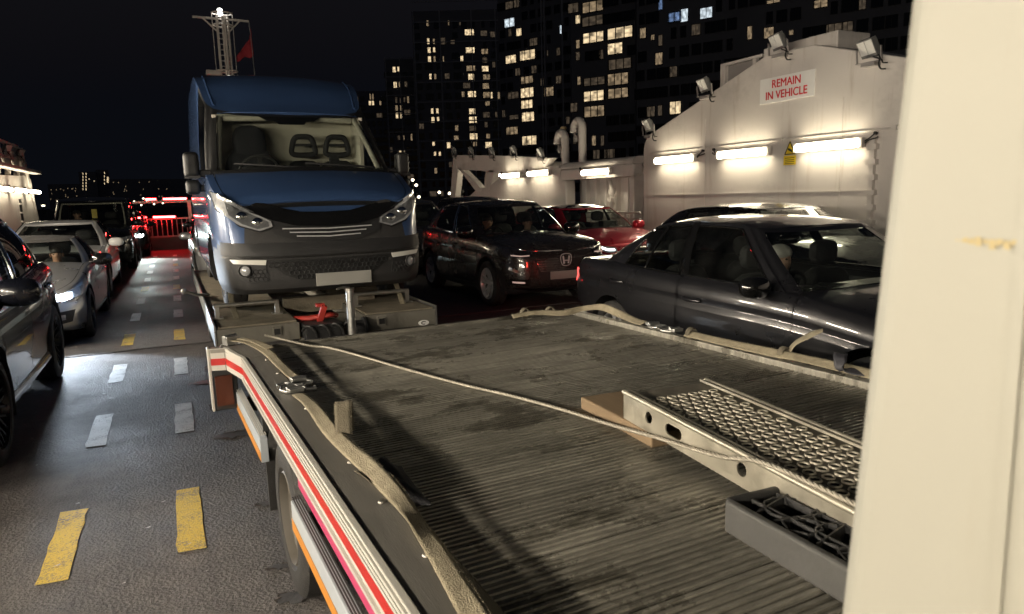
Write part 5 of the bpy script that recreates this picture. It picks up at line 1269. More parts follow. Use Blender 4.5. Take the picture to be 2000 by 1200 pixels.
for side in (1, -1):
    k = MB(); x = side*1.115
    k.box((x, 1.24, 1.47), (.15, .12, .26)); k.box((x, 1.24, 1.245), (.145, .115, .15)); m = k.build('mirror', 'black', r, bev=.045, seg=4)
    k = MB(); k.box((side*.985, 1.28, 1.385), (.16, .08, .075)); k.box((side*.985, 1.28, 1.235), (.16, .08, .075)); k.build('mirror_arm', 'plastic_dark', m, bev=.015)
    k = MB(); k.box((x, 1.302, 1.47), (.14, .01, .22)); k.box((x, 1.302, 1.245), (.135, .01, .11)); k.build('mirror_glass', 'chrome', m)
    k = MB(); k.box((x, 1.182, 1.345), (.15, .02, .028)); k.build('repeater', 'plastic_grey', m)
# ------------------------------------------------------------------ trailer under the van
mat('trailer_paint', (.16, .15, .125), .6, var=.35, vs=5, bump=.25, bs=30, rvar=.15)
mat('trailer_deck', (.22, .19, .14), .75, var=.5, vs=7, bump=.6, bs=45, stretch=(1, 1, 1))
t = thing('car_trailer', 'grey steel car transporter trailer carrying the blue van', 'trailer', (1.28, 6.62, 0))
for sx in (-1, 1):
    x0, x1 = (-1.01, -.30) if sx < 0 else (.30, 1.01)
    k = MB(); k.b(x0, x1, 0, 6.3, .41, .565); k.build('runway', 'trailer_paint', t, bev=.006)
    # tread plates one by one
    for i in range(9):
        k = MB(); k.b(x0+.02, x1-.02, .02+.62*i, .625+.62*i, .5655, TZ); k.build('tread_plate', 'trailer_deck', t, bev=.003)
    k = MB(); xx = x0-.012 if sx < 0 else x1; k.b(xx, xx+.012, -.01, 6.3, .40, .60); k.build('side_rail', 'galv', t)
    xc = -.50 if sx < 0 else .46
    k = MB(); k.lathe([(0, .001)], 3) if False else None
    k.b(xc-.04, xc+.04, -.02, -.002, .46, .54); k.build('socket_tube', 'trailer_paint', t, bev=.004)
    k = MB(); k.b(xc-.027, xc+.027, -.024, -.018, .473, .527); k.build('socket_hole', 'black', t)
    xb = -.87 if sx < 0 else .88
    k = MB(); k.lathe([(0, 0), (0, .05), (-.006, .05), (-.006, 0)], 24, 'Y', (0, 0, 0)); k.v = [(v[0]*1.1+xb, v[1]-.003, v[2]*.55+.44) for v in k.v]; k.build('oval_badge', 'sign_white', t)
    k = MB(); k.tube([(xb+.024*math.cos(R(a)), -.012, .44+.014*math.sin(R(a))) for a in range(40, 320, 20)], .004, 5); k.build('badge_mark', 'black', t)
    # wheel stop bar with uprights
    k = MB(); k.cyl((x0+.02, .55, .70), (x1-.1, .55, .70), .022, 10)
    for x in (x0+.05, x1-.12): k.b(x-.02, x+.02, .53, .57, TZ, .70); k.b(x-.05, x+.05, .50, .60, TZ+.0005, TZ+.012)
    k.build('wheel_stop', 'steel_worn', t, 50)
k = MB()
for y in (.9, 2.2, 3.5, 4.8, 6.1): k = MB(); k.b(-.30, .30, y-.05, y+.05, .38, .48); k.build('cross_member', 'trailer_paint', t)
k = MB(); k.b(-.295, .66, .98, 1.12, .50, .66); k.build('cross_board', 'trailer_deck', t, bev=.008)
k = MB(); k.bar((-.25, .1, .36), (-.05, -1.6, .36), .10, .12); k.bar((.25, .1, .36), (.05, -1.6, .36), .10, .12); k.build('drawbar', 'trailer_paint', t)
W_TR = wheel_mesh(.29, .19, .18, 'steel')
for y in (2.7, 3.4):
    for sx in (-1, 1): put_wheel(t, W_TR, sx*.88, y, .29, sx)
k = MB(); k.cyl((.10, -.34, .22), (.10, -.34, .86), .036, 16); jk = k.build('jockey_post', 'galv', t, 50)
k = MB(); k.cyl((.10, -.34, .86), (.10, -.34, .88), .042, 14); k.tube([(.10, -.34, .885), (.04, -.36, .895), (-.02, -.37, .885)], .01, 6); k.build('jockey_handle', 'steel_worn', jk, 50)
k = MB(); k.cyl((.10, -.40, .12), (.10, -.28, .12), .12, 16); k.build('jockey_wheel', 'rubber', jk, 40)
# winch well with battery, cables and red strap jack
k = MB(); k.b(-.28, .06, -.16, .14, .28, .55); b_ = k.build('battery_box', 'plastic_dark', t, bev=.01)
for i in range(3):
    k = MB(); k.b(-.26+.11*i, -.18+.11*i, -.172, -.158, .32, .50); k.build('box_rib', 'plastic_dark', b_)
k = MB(); k.cyl((.14, .0, .44), (.30, .0, .44), .09, 16); k.cyl((.13, 0, .44), (.15, 0, .44), .12, 16); k.cyl((.28, 0, .44), (.298, 0, .44), .12, 16); k.build('winch_drum', 'plastic_dark', t, 40)
mat('red_dirty', (.40, .03, .02), .6, var=.35, vs=9); mat('wire_red', (.25, .02, .02), .5)
k = MB(); k.tube(catmull([(-.30, .25, .56), (-.20, .10, .575), (-.02, .02, .60), (.06, .12, .575)], 6), .025, 6); k.box((-.09, .02, .62), (.05, .05, .16), (.2, .3, 0)); k.box((-.10, .03, .70), (.075, .06, .03)); k.build('red_jack', 'red_dirty', t, 40)
k = MB()
rr_ = random.Random(4)
for i in range(7):
    x = -.28+.09*i; k.tube(catmull([(x, -.2, .34), (x+.03, -.24, .30+.02*i % .1), (x+.09, -.23, .28), (x+.14, -.2, .40)], 5), .008, 5)
k.build('battery_cable', 'wire_red', t, 50)
k = MB()
for i in range(4): k.tube(catmull([(-.30+.12*i, -.12, .50), (-.26+.12*i, -.18, .55), (-.2+.12*i, -.20, .50), (-.18+.12*i, -.2, .38)], 5), .011, 6)
k.build('hose', 'cable_black', t, 50)
k = MB(); k.tube([(-.95, 2.4, .60), (-1.08, 2.2, .63), (-1.20, 2.0, .70)], .018, 8); k.ball((-1.21, 1.98, .705), (.035, .035, .035), 10, 6); k.build('tension_lever', 'steel_worn', t, 50)
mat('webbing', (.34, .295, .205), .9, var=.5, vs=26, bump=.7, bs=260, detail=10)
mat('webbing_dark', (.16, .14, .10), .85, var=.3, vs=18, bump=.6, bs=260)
def ribbon(name, path, w, side, mname='webbing', parent=None, n=7, th=.0018, wob=.0, seed=1):
    rn = random.Random(seed); pts = catmull(path, n); rows = []; N = len(pts)
    sv = [V(q).normalized() for q in side] if isinstance(side[0], (tuple, list, Vector)) else [V(side).normalized()]*len(path)
    for i, p in enumerate(pts):
        f = i/(N-1)*(len(sv)-1); a = int(min(f, len(sv)-2)) if len(sv) > 1 else 0; t_ = f-a
        s = sv[a].lerp(sv[min(a+1, len(sv)-1)], t_).normalized()
        d = (pts[min(i+1, N-1)]-pts[max(i-1, 0)]).normalized(); s = (s-d*s.dot(d)).normalized(); nn = d.cross(s)
        rows.append([p+s*(w*(u-.5)*(1+rn.uniform(-wob, wob)))+nn*(.002*math.sin(3*u+i*.35)) for u in (0, .2, .5, .8, 1)])
    k = MB(); k.grid(rows); o = k.build(name, mname, parent, 60); m = o.modifiers.new('thickness', 'SOLIDIFY'); m.thickness = th; m.offset = 0
    fz = MB()
    for q in range(int(N*14)):
        i = rn.randrange(N-1); e = rn.choice((0, 4)); p = V(rows[i][e]).lerp(V(rows[i+1][e]), rn.random()); out = (V(rows[i][e])-V(rows[i][2])).normalized()
        d = (V(rows[i+1][e])-V(rows[i][e])).normalized(); l = rn.uniform(.002, .007)
        fz.add([p-d*.0006, p+d*.0006, p+out*l+d*rn.uniform(-.005, .005)+V((0, 0, rn.uniform(-.002, .003)))], [(0, 1, 2)])
    fo = fz.build('frayed_fibres', mname, o); fo['kind'] = 'stuff'
    return o
for sx in (-1, 1):
    s_ = tag(ribbon('tie_strap', [(1.28+sx*.80, 7.03, .585), (1.28+sx*.82, 7.25, .72), (1.28+sx*.80, 7.45, .93)], .05, (1, 0, 0), 'webbing_dark' if sx < 0 else 'webbing'), 'worn webbing strap tying the van front wheel, %s' % ('left as seen' if sx < 0 else 'right as seen'), 'strap', 'wheel straps on the trailer')

lf = MB(); lf.add([(-.02, 0, 0), (0, -.012, .004), (.03, .0, .001), (.004, .016, .006), (-.012, .010, .0)], [(0, 1, 3, 4), (1, 2, 3)]); p_ = vn.ztop(-.3, .55)
o = lf.build('dry_leaf', mat('leaf_dry', (.42, .28, .12), .8), None, None, (1.36-.26, 6.86+.50, TZ+vn.ztop(-.26, .50)+.006)); tag(o, 'small dry leaf lying on the blue bonnet', 'leaf')
# ------------------------------------------------------------------ recovery truck flatbed in the foreground
TX, TY, TH = .375, 1.25, R(1.7)
tr = thing('recovery_truck', 'flatbed recovery truck with ribbed aluminium bed, striped side rail and cream cab', 'truck', (TX, TY, 0), TH)
tr.rotation_euler = (0, R(-.35), TH)
def bed_material():
    m = bpy.data.materials.new('bed_alloy'); m.use_nodes = True; n = m.node_tree; p = n.nodes['Principled BSDF']; L = n.links
    tc = n.nodes.new('ShaderNodeTexCoord'); oi = n.nodes.new('ShaderNodeObjectInfo'); ad = n.nodes.new('ShaderNodeVectorMath'); ad.operation = 'ADD'
    L.new(tc.outputs['Object'], ad.inputs[0]); L.new(oi.outputs['Location'], ad.inputs[1])
    def noise(sc, st, det=6, rg=.65):
        mp = n.nodes.new('ShaderNodeMapping'); mp.inputs['Scale'].default_value = st; L.new(ad.outputs[0], mp.inputs[0])
        z = n.nodes.new('ShaderNodeTexNoise'); z.inputs['Scale'].default_value = sc; z.inputs['Detail'].default_value = det; z.inputs['Roughness'].default_value = rg; L.new(mp.outputs[0], z.inputs['Vector']); return z.outputs[0]
    streak = noise(3.0, (1, 14, 1)); stain = noise(3.2, (1, 1.6, 1), 8, .7); fine = noise(70, (.3, 1, 1), 4, .8)
    cr = n.nodes.new('ShaderNodeValToRGB'); e = cr.color_ramp.elements; e[0].position = .28; e[0].color = (.15, .142, .12, 1); e[1].position = .74; e[1].color = (.40, .38, .325, 1)
    L.new(streak, cr.inputs[0])
    c2 = n.nodes.new('ShaderNodeValToRGB'); e = c2.color_ramp.elements; e[0].position = .37; e[0].color = (.36, .35, .32, 1); e[1].position = .47; e[1].color = (1, 1, 1, 1)
    L.new(stain, c2.inputs[0])
    mx = n.nodes.new('ShaderNodeMix'); mx.data_type = 'RGBA'; mx.blend_type = 'MULTIPLY'; mx.inputs[0].default_value = .85; L.new(cr.outputs[0], mx.inputs[6]); L.new(c2.outputs[0], mx.inputs[7])
    c3 = n.nodes.new('ShaderNodeValToRGB'); e = c3.color_ramp.elements; e[0].position = .3; e[0].color = (.7, .7, .7, 1); e[1].position = .7; e[1].color = (1.25, 1.25, 1.25, 1); L.new(fine, c3.inputs[0])
    m3 = n.nodes.new('ShaderNodeMix'); m3.data_type = 'RGBA'; m3.blend_type = 'MULTIPLY'; m3.inputs[0].default_value = .8; L.new(mx.outputs[2], m3.inputs[6]); L.new(c3.outputs[0], m3.inputs[7])
    mr0 = n.nodes.new('ShaderNodeMapRange'); mr0.inputs[3].default_value = .74; mr0.inputs[4].default_value = 1.22; L.new(oi.outputs['Random'], mr0.inputs[0])
    hs = n.nodes.new('ShaderNodeVectorMath'); hs.operation = 'SCALE'; L.new(m3.outputs[2], hs.inputs[0]); L.new(mr0.outputs[0], hs.inputs['Scale'])
    L.new(hs.outputs[0], p.inputs['Base Color']); p.inputs['Metallic'].default_value = .3
    mr = n.nodes.new('ShaderNodeMapRange'); mr.inputs[1].default_value = .35; mr.inputs[2].default_value = .65; mr.inputs[3].default_value = .17; mr.inputs[4].default_value = .48; L.new(stain, mr.inputs[0]); L.new(mr.outputs[0], p.inputs['Roughness'])
    bp = n.nodes.new('ShaderNodeBump'); bp.inputs['Strength'].default_value = .25; bp.inputs['Distance'].default_value = .004; L.new(fine, bp.inputs['Height']); L.new(bp.outputs[0], p.inputs['Normal'])
    M['bed_alloy'] = m
bed_material()
BW, BT = 2.25, .80
pitch = .1455
prof = [(0, -.03), (0, 0)]
for i in range(6):
    a = .004+i*.0235
    prof += [(a+.002, 0), (a+.004, .0045), (a+.0135, .0045), (a+.0155, 0)]
prof += [(pitch-.0035, 0), (pitch-.0035, -.03)]
PL = []
for v in range(3):
    k = MB(); n = len(prof); k.add([(x, y, z) for x in (.112, BW-.052) for y, z in prof], [(i, i+1, n+i+1, n+i) for i in range(n-1)]+[tuple(range(n))[::-1], tuple(range(n, 2*n))]); PL.append(k.mesh('plank', 'bed_alloy'))
rp = random.Random(9)
for i in range(28):
    link('plank', PL[i % 3], tr, (0, -1.02+pitch*i, BT+rp.uniform(-.0015, .0015)))
yend = -1.02+pitch*28
k = MB(); k.b(.02, BW-.02, -1.02, yend-.01, .60, .765); k.build('bed_frame', 'plastic_dark', tr)
mat('edge_plate', (.21, .20, .18), .45, metal=.3, var=.25, vs=9, bump=.1, bs=60, rvar=.12, stretch=(6, .6, 1))
mat('rail_white', (.52, .505, .46), .35, var=.10, vs=8, rvar=.1, stretch=(1, .25, 3)); mat('tape_red', (.45, .02, .018), .35, var=.12, vs=14); mat('tape_pink', (.50, .05, .14), .35, var=.15, vs=10)
mat('tape_orange', (.55, .22, .03), .4, var=.15, vs=10); mat('tape_pale', (.44, .48, .52), .3, var=.08, vs=10); mat('guard_black', (.03, .03, .03), .5)
mat('cab_paint', (.31, .304, .262), .55, var=.06, vs=3, rvar=.05)
for x0, x1, nm in ((.0, .110, 'edge_plate'), (BW-.050, BW, 'edge_plate')):
    k = MB(); k.b(x0, x1, -1.02, yend, .765, .855 if x0 < 1 else .832); k.build(nm, nm if x0 < 1 else 'bed_alloy', tr, bev=.004)
k = MB(); k.b(.113, BW-.113, yend+.002, yend+.035, .70, .822); k.build('end_sill', 'bed_alloy', tr, bev=.004)
rv = MB(); rv.ball((0, 0, 0), (.011, .011, .006), 10, 6); RV = rv.mesh('rivet', 'steel_worn', 60)
for i in range(12): link('rivet', RV, tr, (.088 if i % 2 else .085, -.8+.33*i, .856))
# left side rail: ribbed white extrusion, red tape, lower sill, pink tape
ry0, ry1 = -1.3, 2.62
k = MB(); k.b(-.022, -.002, ry0, ry1, .735, .86); sr = k.build('side_rail', 'rail_white', tr, bev=.003)
for i in range(3):
    k = MB(); z = .814+.0155*i; k.b(-.028, -.0225, ry0, ry1, z, z+.010); k.build('rail_rib', 'rail_white', sr)
k = MB(); k.b(-.0235, -.0225, ry0, ry1, .765, .803); k.build('red_tape', 'tape_red', sr)
k = MB(); k.b(-.030, -.0225, ry0, ry1, .735, .748); k.build('rail_lip', 'rail_white', sr)
k = MB(); k.b(.0, .02, ry0, 1.30, .625, .735); ls = k.build('lower_sill', 'rail_white', tr, bev=.003)
k = MB(); k.b(-.0015, -.0005, ry0, 1.30, .632, .672); k.build('pink_tape', 'tape_pink', ls)
k = MB(); k.b(-.0015, -.0005, ry0, 1.30, .682, .726); k.build('pale_tape', 'tape_pale', ls)
for y0, y1, nm in ((ry0, 1.28, 'near'), (2.05, 3.0, 'far')):
    k = MB(); k.b(-.035, .0, y0, y1, .478, .595); gb = k.build('side_guard', 'tape_pale', tr, bev=.003)
    for i in range(4):
        k = MB(); x = -.031+.008*i; k.b(x, x+.004, y0+.005, y1-.005, .605, .609); k.build('guard_rib', 'guard_black' if nm == 'near' else 'rail_white', gb)
    k = MB(); k.b(-.0365, -.0355, y0, y1, .484, .528); k.build('orange_tape', 'tape_orange', gb)
    for y in (y0+.12, y1-.12): k = MB(); k.b(.0, .12, y-.02, y+.02, .50, .58); k.build('guard_bracket', 'guard_black', gb)
# flared tail wing of the bed with lamp housing
def wing(x0, y0, x1, y1, z0, z1, nm, mname, off=0, par=None):
    d = V((x1-x0, y1-y0, 0)).normalized(); nn = V((-d.y, d.x, 0))*1.0
    k = MB(); a, b = V((x0, y0, 0)), V((x1, y1, 0))
    if nn.x > 0: nn = -nn
    ps = [a+nn*off, b+nn*off, b+nn*(off-.02 if off == 0 else off-.001), a+nn*(off-.02 if off == 0 else off-.001)]
    k.add([p+V((0, 0, z)) for z in (z0, z1) for p in ps], [(3, 2, 1, 0), (4, 5, 6, 7)]+[(i, (i+1) % 4, 4+(i+1) % 4, 4+i) for i in range(4)])
    return k.build(nm, mname, par or tr)
for a in (((-.022, ry1+.002), (-.075, 2.93)), ((-.078, 2.935), (-.150, 2.96))):
    (x0, y0), (x1, y1) = a
    wing(x0, y0, x1, y1, .735, .858, 'wing_panel', 'rail_white'); wing(x0, y0, x1, y1, .765, .803, 'red_tape', 'tape_red', .0012)
k = MB(); k.prism([(0, ry1), (-.02, ry1), (-.073, 2.93), (-.148, 2.955), (-.148, 3.03), (.11, 3.03), (.11, ry1)], .02, lambda u, v, w: V((u, v, .8355+w))); k.build('wing_top', 'edge_plate', tr)
k = MB(); k.b(-.145, -.02, 2.97, 3.03, .50, .73); k.build('lamp_housing', 'guard_black', tr, bev=.006)
k = MB(); k.b(-.138, -.05, 2.952, 2.969, .53, .70); k.build('marker_lens', mat('marker_brown', (.08, .02, .008), .4), tr)
k = MB(); k.b(-.164, -.150, 2.965, 3.03, .50, .86); k.build('wing_plate', 'rail_white', tr, bev=.003)
# wheels, mudguard
W_TK = wheel_mesh(.335, .20, .195, 'steel')
mat('rim_white', (.12, .108, .09), .6, var=.25, vs=10)
W_TKW = (W_TK[0], W_TK[1].copy()); W_TKW[1].materials[0] = M['rim_white']
for sx, x in ((-1, .11), (1, BW-.11)):
    put_wheel(tr, W_TKW, x, 1.72, .335, sx); put_wheel(tr, W_TKW, x, -2.3, .335, sx)
    k = MB(); k.b(x-.12, x+.12, 2.10, 2.115, .22, .72); k.build('mud_flap', 'rubber', tr)
    k = MB(); rows = [[(x+s*.11, 1.72+.40*math.sin(R(a)), .335+.40*math.cos(R(a))) for a in range(-70, 71, 10)] for s in (-1, 1)]; k.grid(rows); o = k.build('mudguard', 'rubber', tr, 50); o.modifiers.new('s', 'SOLIDIFY').thickness = .006
k = MB(); k.b(.5, .62, -3, 2.9, .42, .60); k.b(BW-.62, BW-.5, -3, 2.9, .42, .60); k.build('chassis_rail', 'guard_black', tr)
k = MB(); k.b(.9, 1.35, 2.75, 3.12, .34, .44); k.build('tow_coupling', 'guard_black', tr)
# cab: cream shell beside the viewer
k = MB(); k.prism([(-3.0, .45), (-.870, .45), (-1.022, 2.6), (-2.3, 2.6), (-2.9, 1.6)], BW-.02, lambda u, v, w: V((-.012+w+.0, u, v)))
cb = k.build('cab', 'cab_paint', tr, bev=.022, seg=5)
weathered(M['cab_paint'], (.27, .255, .205), (2, 9, 1.1), .52, .74)
k = MB(); k.b(-.0145, -.0118, -1.042, -1.036, .6, 2.5); k.build('seam_bead', 'cab_paint', cb)
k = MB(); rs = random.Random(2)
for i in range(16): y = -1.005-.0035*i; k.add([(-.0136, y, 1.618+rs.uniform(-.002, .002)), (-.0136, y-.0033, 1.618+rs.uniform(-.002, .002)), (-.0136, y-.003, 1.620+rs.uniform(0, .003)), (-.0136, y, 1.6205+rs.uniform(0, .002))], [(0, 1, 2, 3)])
k.build('painted_reflection', mat('reflection_amber', (.38, .31, .16), .6, var=.2, vs=200), cb)  # reflection of an amber light, painted as a thin strip on the cab side
k = MB(); k.b(-.016, -.0125, -1.9, -1.894, .6, 2.5); k.build('door_gap', 'black', cb)
# ------------------------------------------------------------------ loose gear on the bed
def W(x, y, z): return V((x, y, z))
def hook(name, label, c, ang, sc=1.0):
    t = thing(name, label, 'strap hook', c, ang)
    k = MB(); k.tube([(-.03, -.012, .0), (.03, -.012, .0), (.045, .03, .0), (.03, .07, .004), (-.03, .07, .004), (-.045, .03, 0)], .007, 8, closed=True); k.tube([(0, .07, .004), (.02, .11, .004), (.01, .145, .0), (-.025, .14, -.004), (-.03, .115, -.004)], .007, 8); k.build('steel_hook', 'galv', t, 50)
    k = MB(); k.box((0, -.02, .008), (.062, .05, .016)); k.cyl((-.034, -.01, .012), (.034, -.01, .012), .009, 8); k.build('buckle', 'galv', t, bev=.003)
    t.scale = (sc,)*3; return t
s = thing('ratchet_strap', 'short frayed beige strap at the far left corner of the bed', 'strap', (0, 0, 0))
ribbon('webbing', [W(.27, 4.25, .885), W(.335, 4.06, .893), W(.395, 3.86, .878), W(.42, 3.55, .868), W(.445, 3.24, .866)], .055, (1, .25, 0), parent=s, wob=.04, seed=4)
ribbon('webbing', [W(.30, 4.22, .897), W(.36, 4.05, .903), W(.42, 3.9, .885)], .05, (1, .6, 0), parent=s, wob=.05, seed=6)
k = MB(); k.box((.245, 4.27, .885), (.07, .05, .05), (0, 0, .5)); k.cyl((.21, 4.25, .905), (.28, 4.30, .905), .012, 8); k.tube([(.20, 4.24, .87), (.18, 4.22, .84), (.20, 4.20, .82)], .007, 6); k.build('ratchet', 'galv', s, bev=.004)
hook('strap_hook', 'steel claw hook ending the far left strap', W(.45, 3.17, .866), R(188))
hook('strap_hook', 'steel hook at the start of the long left strap', W(.405, 3.03, .866), R(10))
s = thing('ratchet_strap', 'long frayed beige strap running along the left edge of the bed', 'strap', (0, 0, 0))
ribbon('webbing', [W(.41, 2.95, .868), W(.425, 2.70, .880), W(.43, 2.42, .872), W(.445, 2.20, .870), W(.462, 2.0, .873), W(.475, 1.80, .872), W(.478, 1.62, .868), W(.475, 1.47, .865), W(.462, 1.30, .868), W(.45, 1.15, .870), W(.44, .95, .870)], .052, [(1, .1, 0), (1, .1, .1), (1, .1, .3), (1, .1, .5), (1, 0, .2), (1, 0, -.35), (1, 0, -.1), (1, 0, .2), (1, 0, .1)], parent=s, wob=.025, seed=3)
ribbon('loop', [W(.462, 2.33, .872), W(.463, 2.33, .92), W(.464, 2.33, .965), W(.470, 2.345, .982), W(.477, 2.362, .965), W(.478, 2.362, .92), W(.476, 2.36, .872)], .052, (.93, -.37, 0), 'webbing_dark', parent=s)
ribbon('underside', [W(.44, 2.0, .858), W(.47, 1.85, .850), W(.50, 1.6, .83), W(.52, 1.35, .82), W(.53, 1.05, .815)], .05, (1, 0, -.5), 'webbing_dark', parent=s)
cl = thing('dark_cloth', 'crumpled black cloth tucked under the left strap', 'cloth', (.505, 1.90, .81))
rows = []; rc = random.Random(21)
for i in range(9):
    rows.append([V(((j/8-.5)*.14+rc.uniform(-.01, .01), (i/8-.5)*.30+rc.uniform(-.01, .01), .012+.05*math.sin(j/8*math.pi)*(.5+.5*math.sin(i*1.3+j*.8))+rc.uniform(0, .015))) for j in range(9)])
k = MB(); k.grid(rows); o = k.build('folded_cloth', 'cloth_dark', cl, 70); o.modifiers.new('s', 'SOLIDIFY').thickness = .006; m = o.modifiers.new('sub', 'SUBSURF'); m.levels = 1; m.render_levels = 2
# right hand straps
s = thing('ratchet_strap', 'bundled beige straps along the far right edge of the bed', 'strap', (0, 0, 0))
RD = V((-.015, 0, -.022))
RP = [p+RD for p in [W(2.02, 4.22, .875), W(2.18, 4.19, .89), W(2.34, 4.10, .885), W(2.48, 4.10, .90), W(2.56, 3.98, .92), W(2.575, 3.80, .90), W(2.56, 3.62, .885), W(2.55, 3.50, .885)]]
ribbon('webbing', RP, .05, [(0, 1, 0), (.3, 1, .3), (.6, .6, .5), (1, .2, .2)], parent=s, wob=.03, seed=8)
ribbon('webbing', [p+V((-.03, -.04, .012)) for p in RP], .045, [(0, 1, .5), (.3, 1, .8), (.6, .4, .8), (1, .2, .3)], parent=s, wob=.03, seed=9)
RQ = [p+RD for p in [W(2.555, 3.08, .885), W(2.565, 2.74, .885), W(2.585, 2.5, .885), W(2.60, 2.34, .887), W(2.615, 2.16, .885), W(2.62, 1.9, .885), W(2.63, 1.4, .885)]]
for i, (dx, dz, sd) in enumerate(((0, 0, (1, 0, .1)), (-.025, .012, (.8, 0, .6)), (.03, .008, (1, 0, -.2)))): ribbon('webbing', [p+V((dx, .0, dz)) for p in RQ], .048, sd, parent=s, wob=.025, seed=10+i)
ribbon('loop', [W(2.59, 2.42, .89), W(2.61, 2.40, .93), W(2.64, 2.34, .975), W(2.67, 2.30, 1.0)], .05, (.5, 1, 0), parent=s)
for x, y in ((2.592, 2.44), (2.55, 3.06), (2.10, 4.21), (2.27, 4.17)):
    k = MB(); k.lathe([(-.018, .028), (-.01, .036), (.01, .036), (.018, .028)], 12, 'Y', (x-.015, y, .874)); k.build('knot', 'webbing_dark', s, 50)
ribbon('dark_binding', [W(2.60, 2.14, .93), W(2.57, 2.12, .915), W(2.55, 2.08, .88), W(2.60, 1.98, .87), W(2.68, 1.90, .87)], .05, (0, 1, .2), mat('webbing_black', (.05, .05, .06), .6), parent=s)
hook('strap_hook', 'steel ratchet hooks joining the right edge straps', W(2.54, 3.40, .865), R(175), 1.1)
hook('strap_hook', 'steel hook nearest the loop on the right edge straps', W(2.535, 3.22, .865), R(5), 1.1)
# winch rope
rope = [W(.44, 4.34, .88), W(.50, 4.32, .862), W(.66, 4.16, .825), W(.755, 4.07, .818), W(.86, 3.76, .818), W(.985, 3.33, .818), W(1.12, 2.91, .818), W(1.235, 2.62, .818), W(1.315, 2.33, .822), W(1.352, 2.06, .835), W(1.358, 1.80, .865), W(1.342, 1.5, .905), W(1.336, 1.33, .945), W(1.340, 1.10, .942), W(1.325, .7, .93)]
pc = catmull(rope, 44); cv = MB()
fr_ = []; up = V((0, 0, 1)); acc = 0
for i, p in enumerate(pc):
    d = (pc[min(i+1, len(pc)-1)]-pc[max(i-1, 0)]).normalized(); u = (up-d*up.dot(d)).normalized(); fr_.append((p, u, d.cross(u), acc)); 
    if i+1 < len(pc): acc += (pc[i+1]-p).length
for q in range(3):
    cv.tube([p+(u*math.cos(2*math.pi*(a/.055+q/3))+w*math.sin(2*math.pi*(a/.055+q/3)))*.0035 for p, u, w, a in fr_], .0041, 6)
ro = thing('winch_rope', 'twisted pale wire rope lying diagonally across the bed', 'rope', (0, 0, 0)); cv.build('strand', mat('rope_wire', (.38, .35, .29), .5, metal=.4, var=.2, vs=40), ro, 60)
# wooden plank under the ramp
mat('wood_plank', (.22, .155, .09), .7, var=.35, vs=4, bump=.35, bs=30, stretch=(14, 1.2, 14))
w_ = MB(); w_.box((0, 0, 0), (.21, .50, .05)); o = w_.build('wooden_plank', 'wood_plank', None, None, (1.495, 2.10, .832), bev=.006); o.rotation_euler = (0, 0, R(-3)); tag(o, 'short worn timber plank under the far end of the metal ramp', 'plank')
# loading ramp
mat('ramp_metal', (.46, .43, .35), .42, metal=.7, var=.30, vs=9, bump=.15, bs=70, rvar=.15, col2=(.62, .58, .48))
rm_ = thing('loading_ramp', 'perforated grip metal loading ramp lying on the right of the bed', 'ramp', (1.565, 2.03, .86), R(-3.2)); rm_.rotation_euler = (R(1.9), 0, R(-3.2))
RL, RW_ = 1.9, .35
def holed(y0, y1, z0, z1, holes):
    """flat plate in (y, z) with round ended holes"""
    bm = bmesh.new(); es = []
    def loop(ps):
        vs = [bm.verts.new((0, a, b)) for a, b in ps]
        for i in range(len(vs)): es.append(bm.edges.new((vs[i], vs[(i+1) % len(vs)])))
    loop([(y0, z0), (y1, z0), (y1, z1), (y0, z1)])
    for (cy_, cz_, r_, l_) in holes:
        loop([(cy_+l_/2*(1 if math.cos(a) > 0 else -1)+r_*math.cos(a), cz_+r_*math.sin(a)) for a in [2*math.pi*(k+.5)/20 for k in range(20)]])
    bmesh.ops.triangle_fill(bm, edges=es, use_beauty=True)
    me = bpy.data.meshes.new('side_flange'); bm.to_mesh(me); bm.free(); me.materials.append(M['ramp_metal']); return me
sf = holed(-RL, 0, 0, .095, [(-.16, .052, .020, 0), (-.30, .050, .019, .05), (-.62, .05, .02, 0), (-1.2, .05, .02, 0)])
for x in (-RW_/2, RW_/2):
    o = link('side_flange', sf, rm_, (x, 0, 0)); o.modifiers.new('s', 'SOLIDIFY').thickness = .005
    k = MB(); k.tube([(x, 0, .097), (x, -RL, .097)], .009, 8); k.bar((x+(.02 if x < 0 else -.02), 0, .098), (x+(.02 if x < 0 else -.02), -RL, .098), .012, .008); k.build('rolled_edge', 'ramp_metal', rm_, 50)
k = MB(); k.b(-RW_/2+.004, RW_/2-.004, -RL, 0, .080, .086); k.build('tread_sheet', mat('ramp_grime', (.17, .155, .125), .6, metal=.3, var=.6, vs=14), rm_)
k = MB(); k.b(-RW_/2, RW_/2, -.004, 0, .0, .084); k.build('end_plate', 'ramp_metal', rm_)
st = MB(); hl_ = MB(); ny = int((RL-.12)/.042)
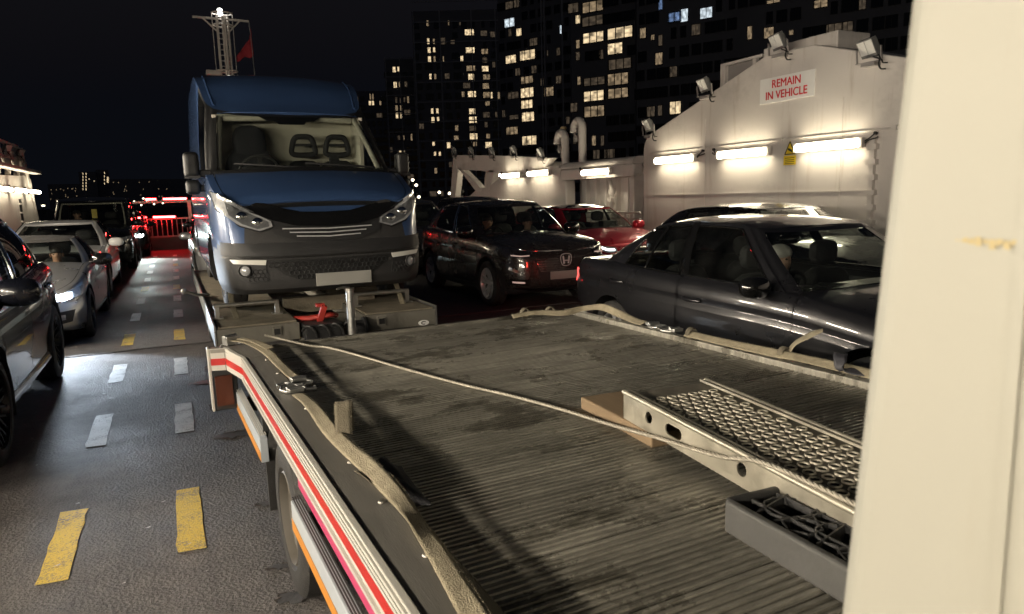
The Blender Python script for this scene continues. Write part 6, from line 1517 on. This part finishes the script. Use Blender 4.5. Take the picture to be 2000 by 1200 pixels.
for j in range(ny):
    for i in range(8):
        x = -RW_/2+.045+.044*i+(.022 if j % 2 else 0); y = -.10-.042*j
        if x > RW_/2-.03: continue
        st.lathe([(.086, .0178), (.0905, .0165), (.0915, .0150), (.0905, .0132), (.0865, .0118)], 14, 'Z', (x, y, 0))
        hl_.lathe([(.0872, .0119), (.0872, 0)], 8, 'Z', (x, y, 0))
o = st.build('grip_studs', 'ramp_metal', rm_, 50); o['kind'] = 'stuff'
o = hl_.build('stud_holes', 'black', rm_); o['kind'] = 'stuff'
# black ribbed wheel chock pad
mat('chock', (.028, .028, .029), .62, var=.3, vs=12, bump=.2, bs=90); mat('chock_side', (.07, .07, .068), .6, var=.25, vs=7, bump=.15, bs=60)
ck = thing('rubber_step', 'black ribbed rubber step pad beside the ramp', 'step pad', (1.19, 1.29, .806), R(-1.5))
cw, cl_, ch = .21, .62, .085
k = MB(); k.b(0, cw, -cl_, 0, 0, .02)
k.build('base', 'chock', ck)
for nm, a, b in (('side_wall', (.0, 0), (.0, -cl_)), ('side_wall', (cw, 0), (cw, -cl_)), ('end_wall', (0, 0), (cw, 0)), ('end_wall', (0, -cl_), (cw, -cl_))):
    k = MB(); k.bar((a[0], a[1], ch/2), (b[0], b[1], ch/2), .024, ch); k.build(nm, 'chock_side' if a[0] == b[0] == 0 else 'chock', ck, bev=.008, seg=3)
rb = MB()
def rib(pts): 
    for a, b in zip(pts, pts[1:]): rb.bar((a[0], a[1], ch-.022), (b[0], b[1], ch-.02), .0045, .034)
for cx_, cy_ in ((.105, -.10), (.105, -.26), (.105, -.42), (.105, -.54), (.15, -.18), (.06, -.18), (.15, -.34), (.06, -.34)):
    rib([(cx_+.062*math.cos(R(a)), cy_+.062*math.sin(R(a))) for a in range(0, 361, 30)] if (cx_ == .105) else [(cx_+.045*math.cos(R(a)), cy_+.045*math.sin(R(a))) for a in range(0, 361, 60)])
for i in range(7): rib([(.02, -.04-.09*i), (cw-.02, -.08-.09*i)]) if i % 2 else rib([(.02, -.08-.09*i), (cw-.02, -.03-.09*i)])
for x in (.06, .14): rib([(x, -.02), (x+.02, -cl_+.02)])
o = rb.build('web_ribs', 'chock', ck)
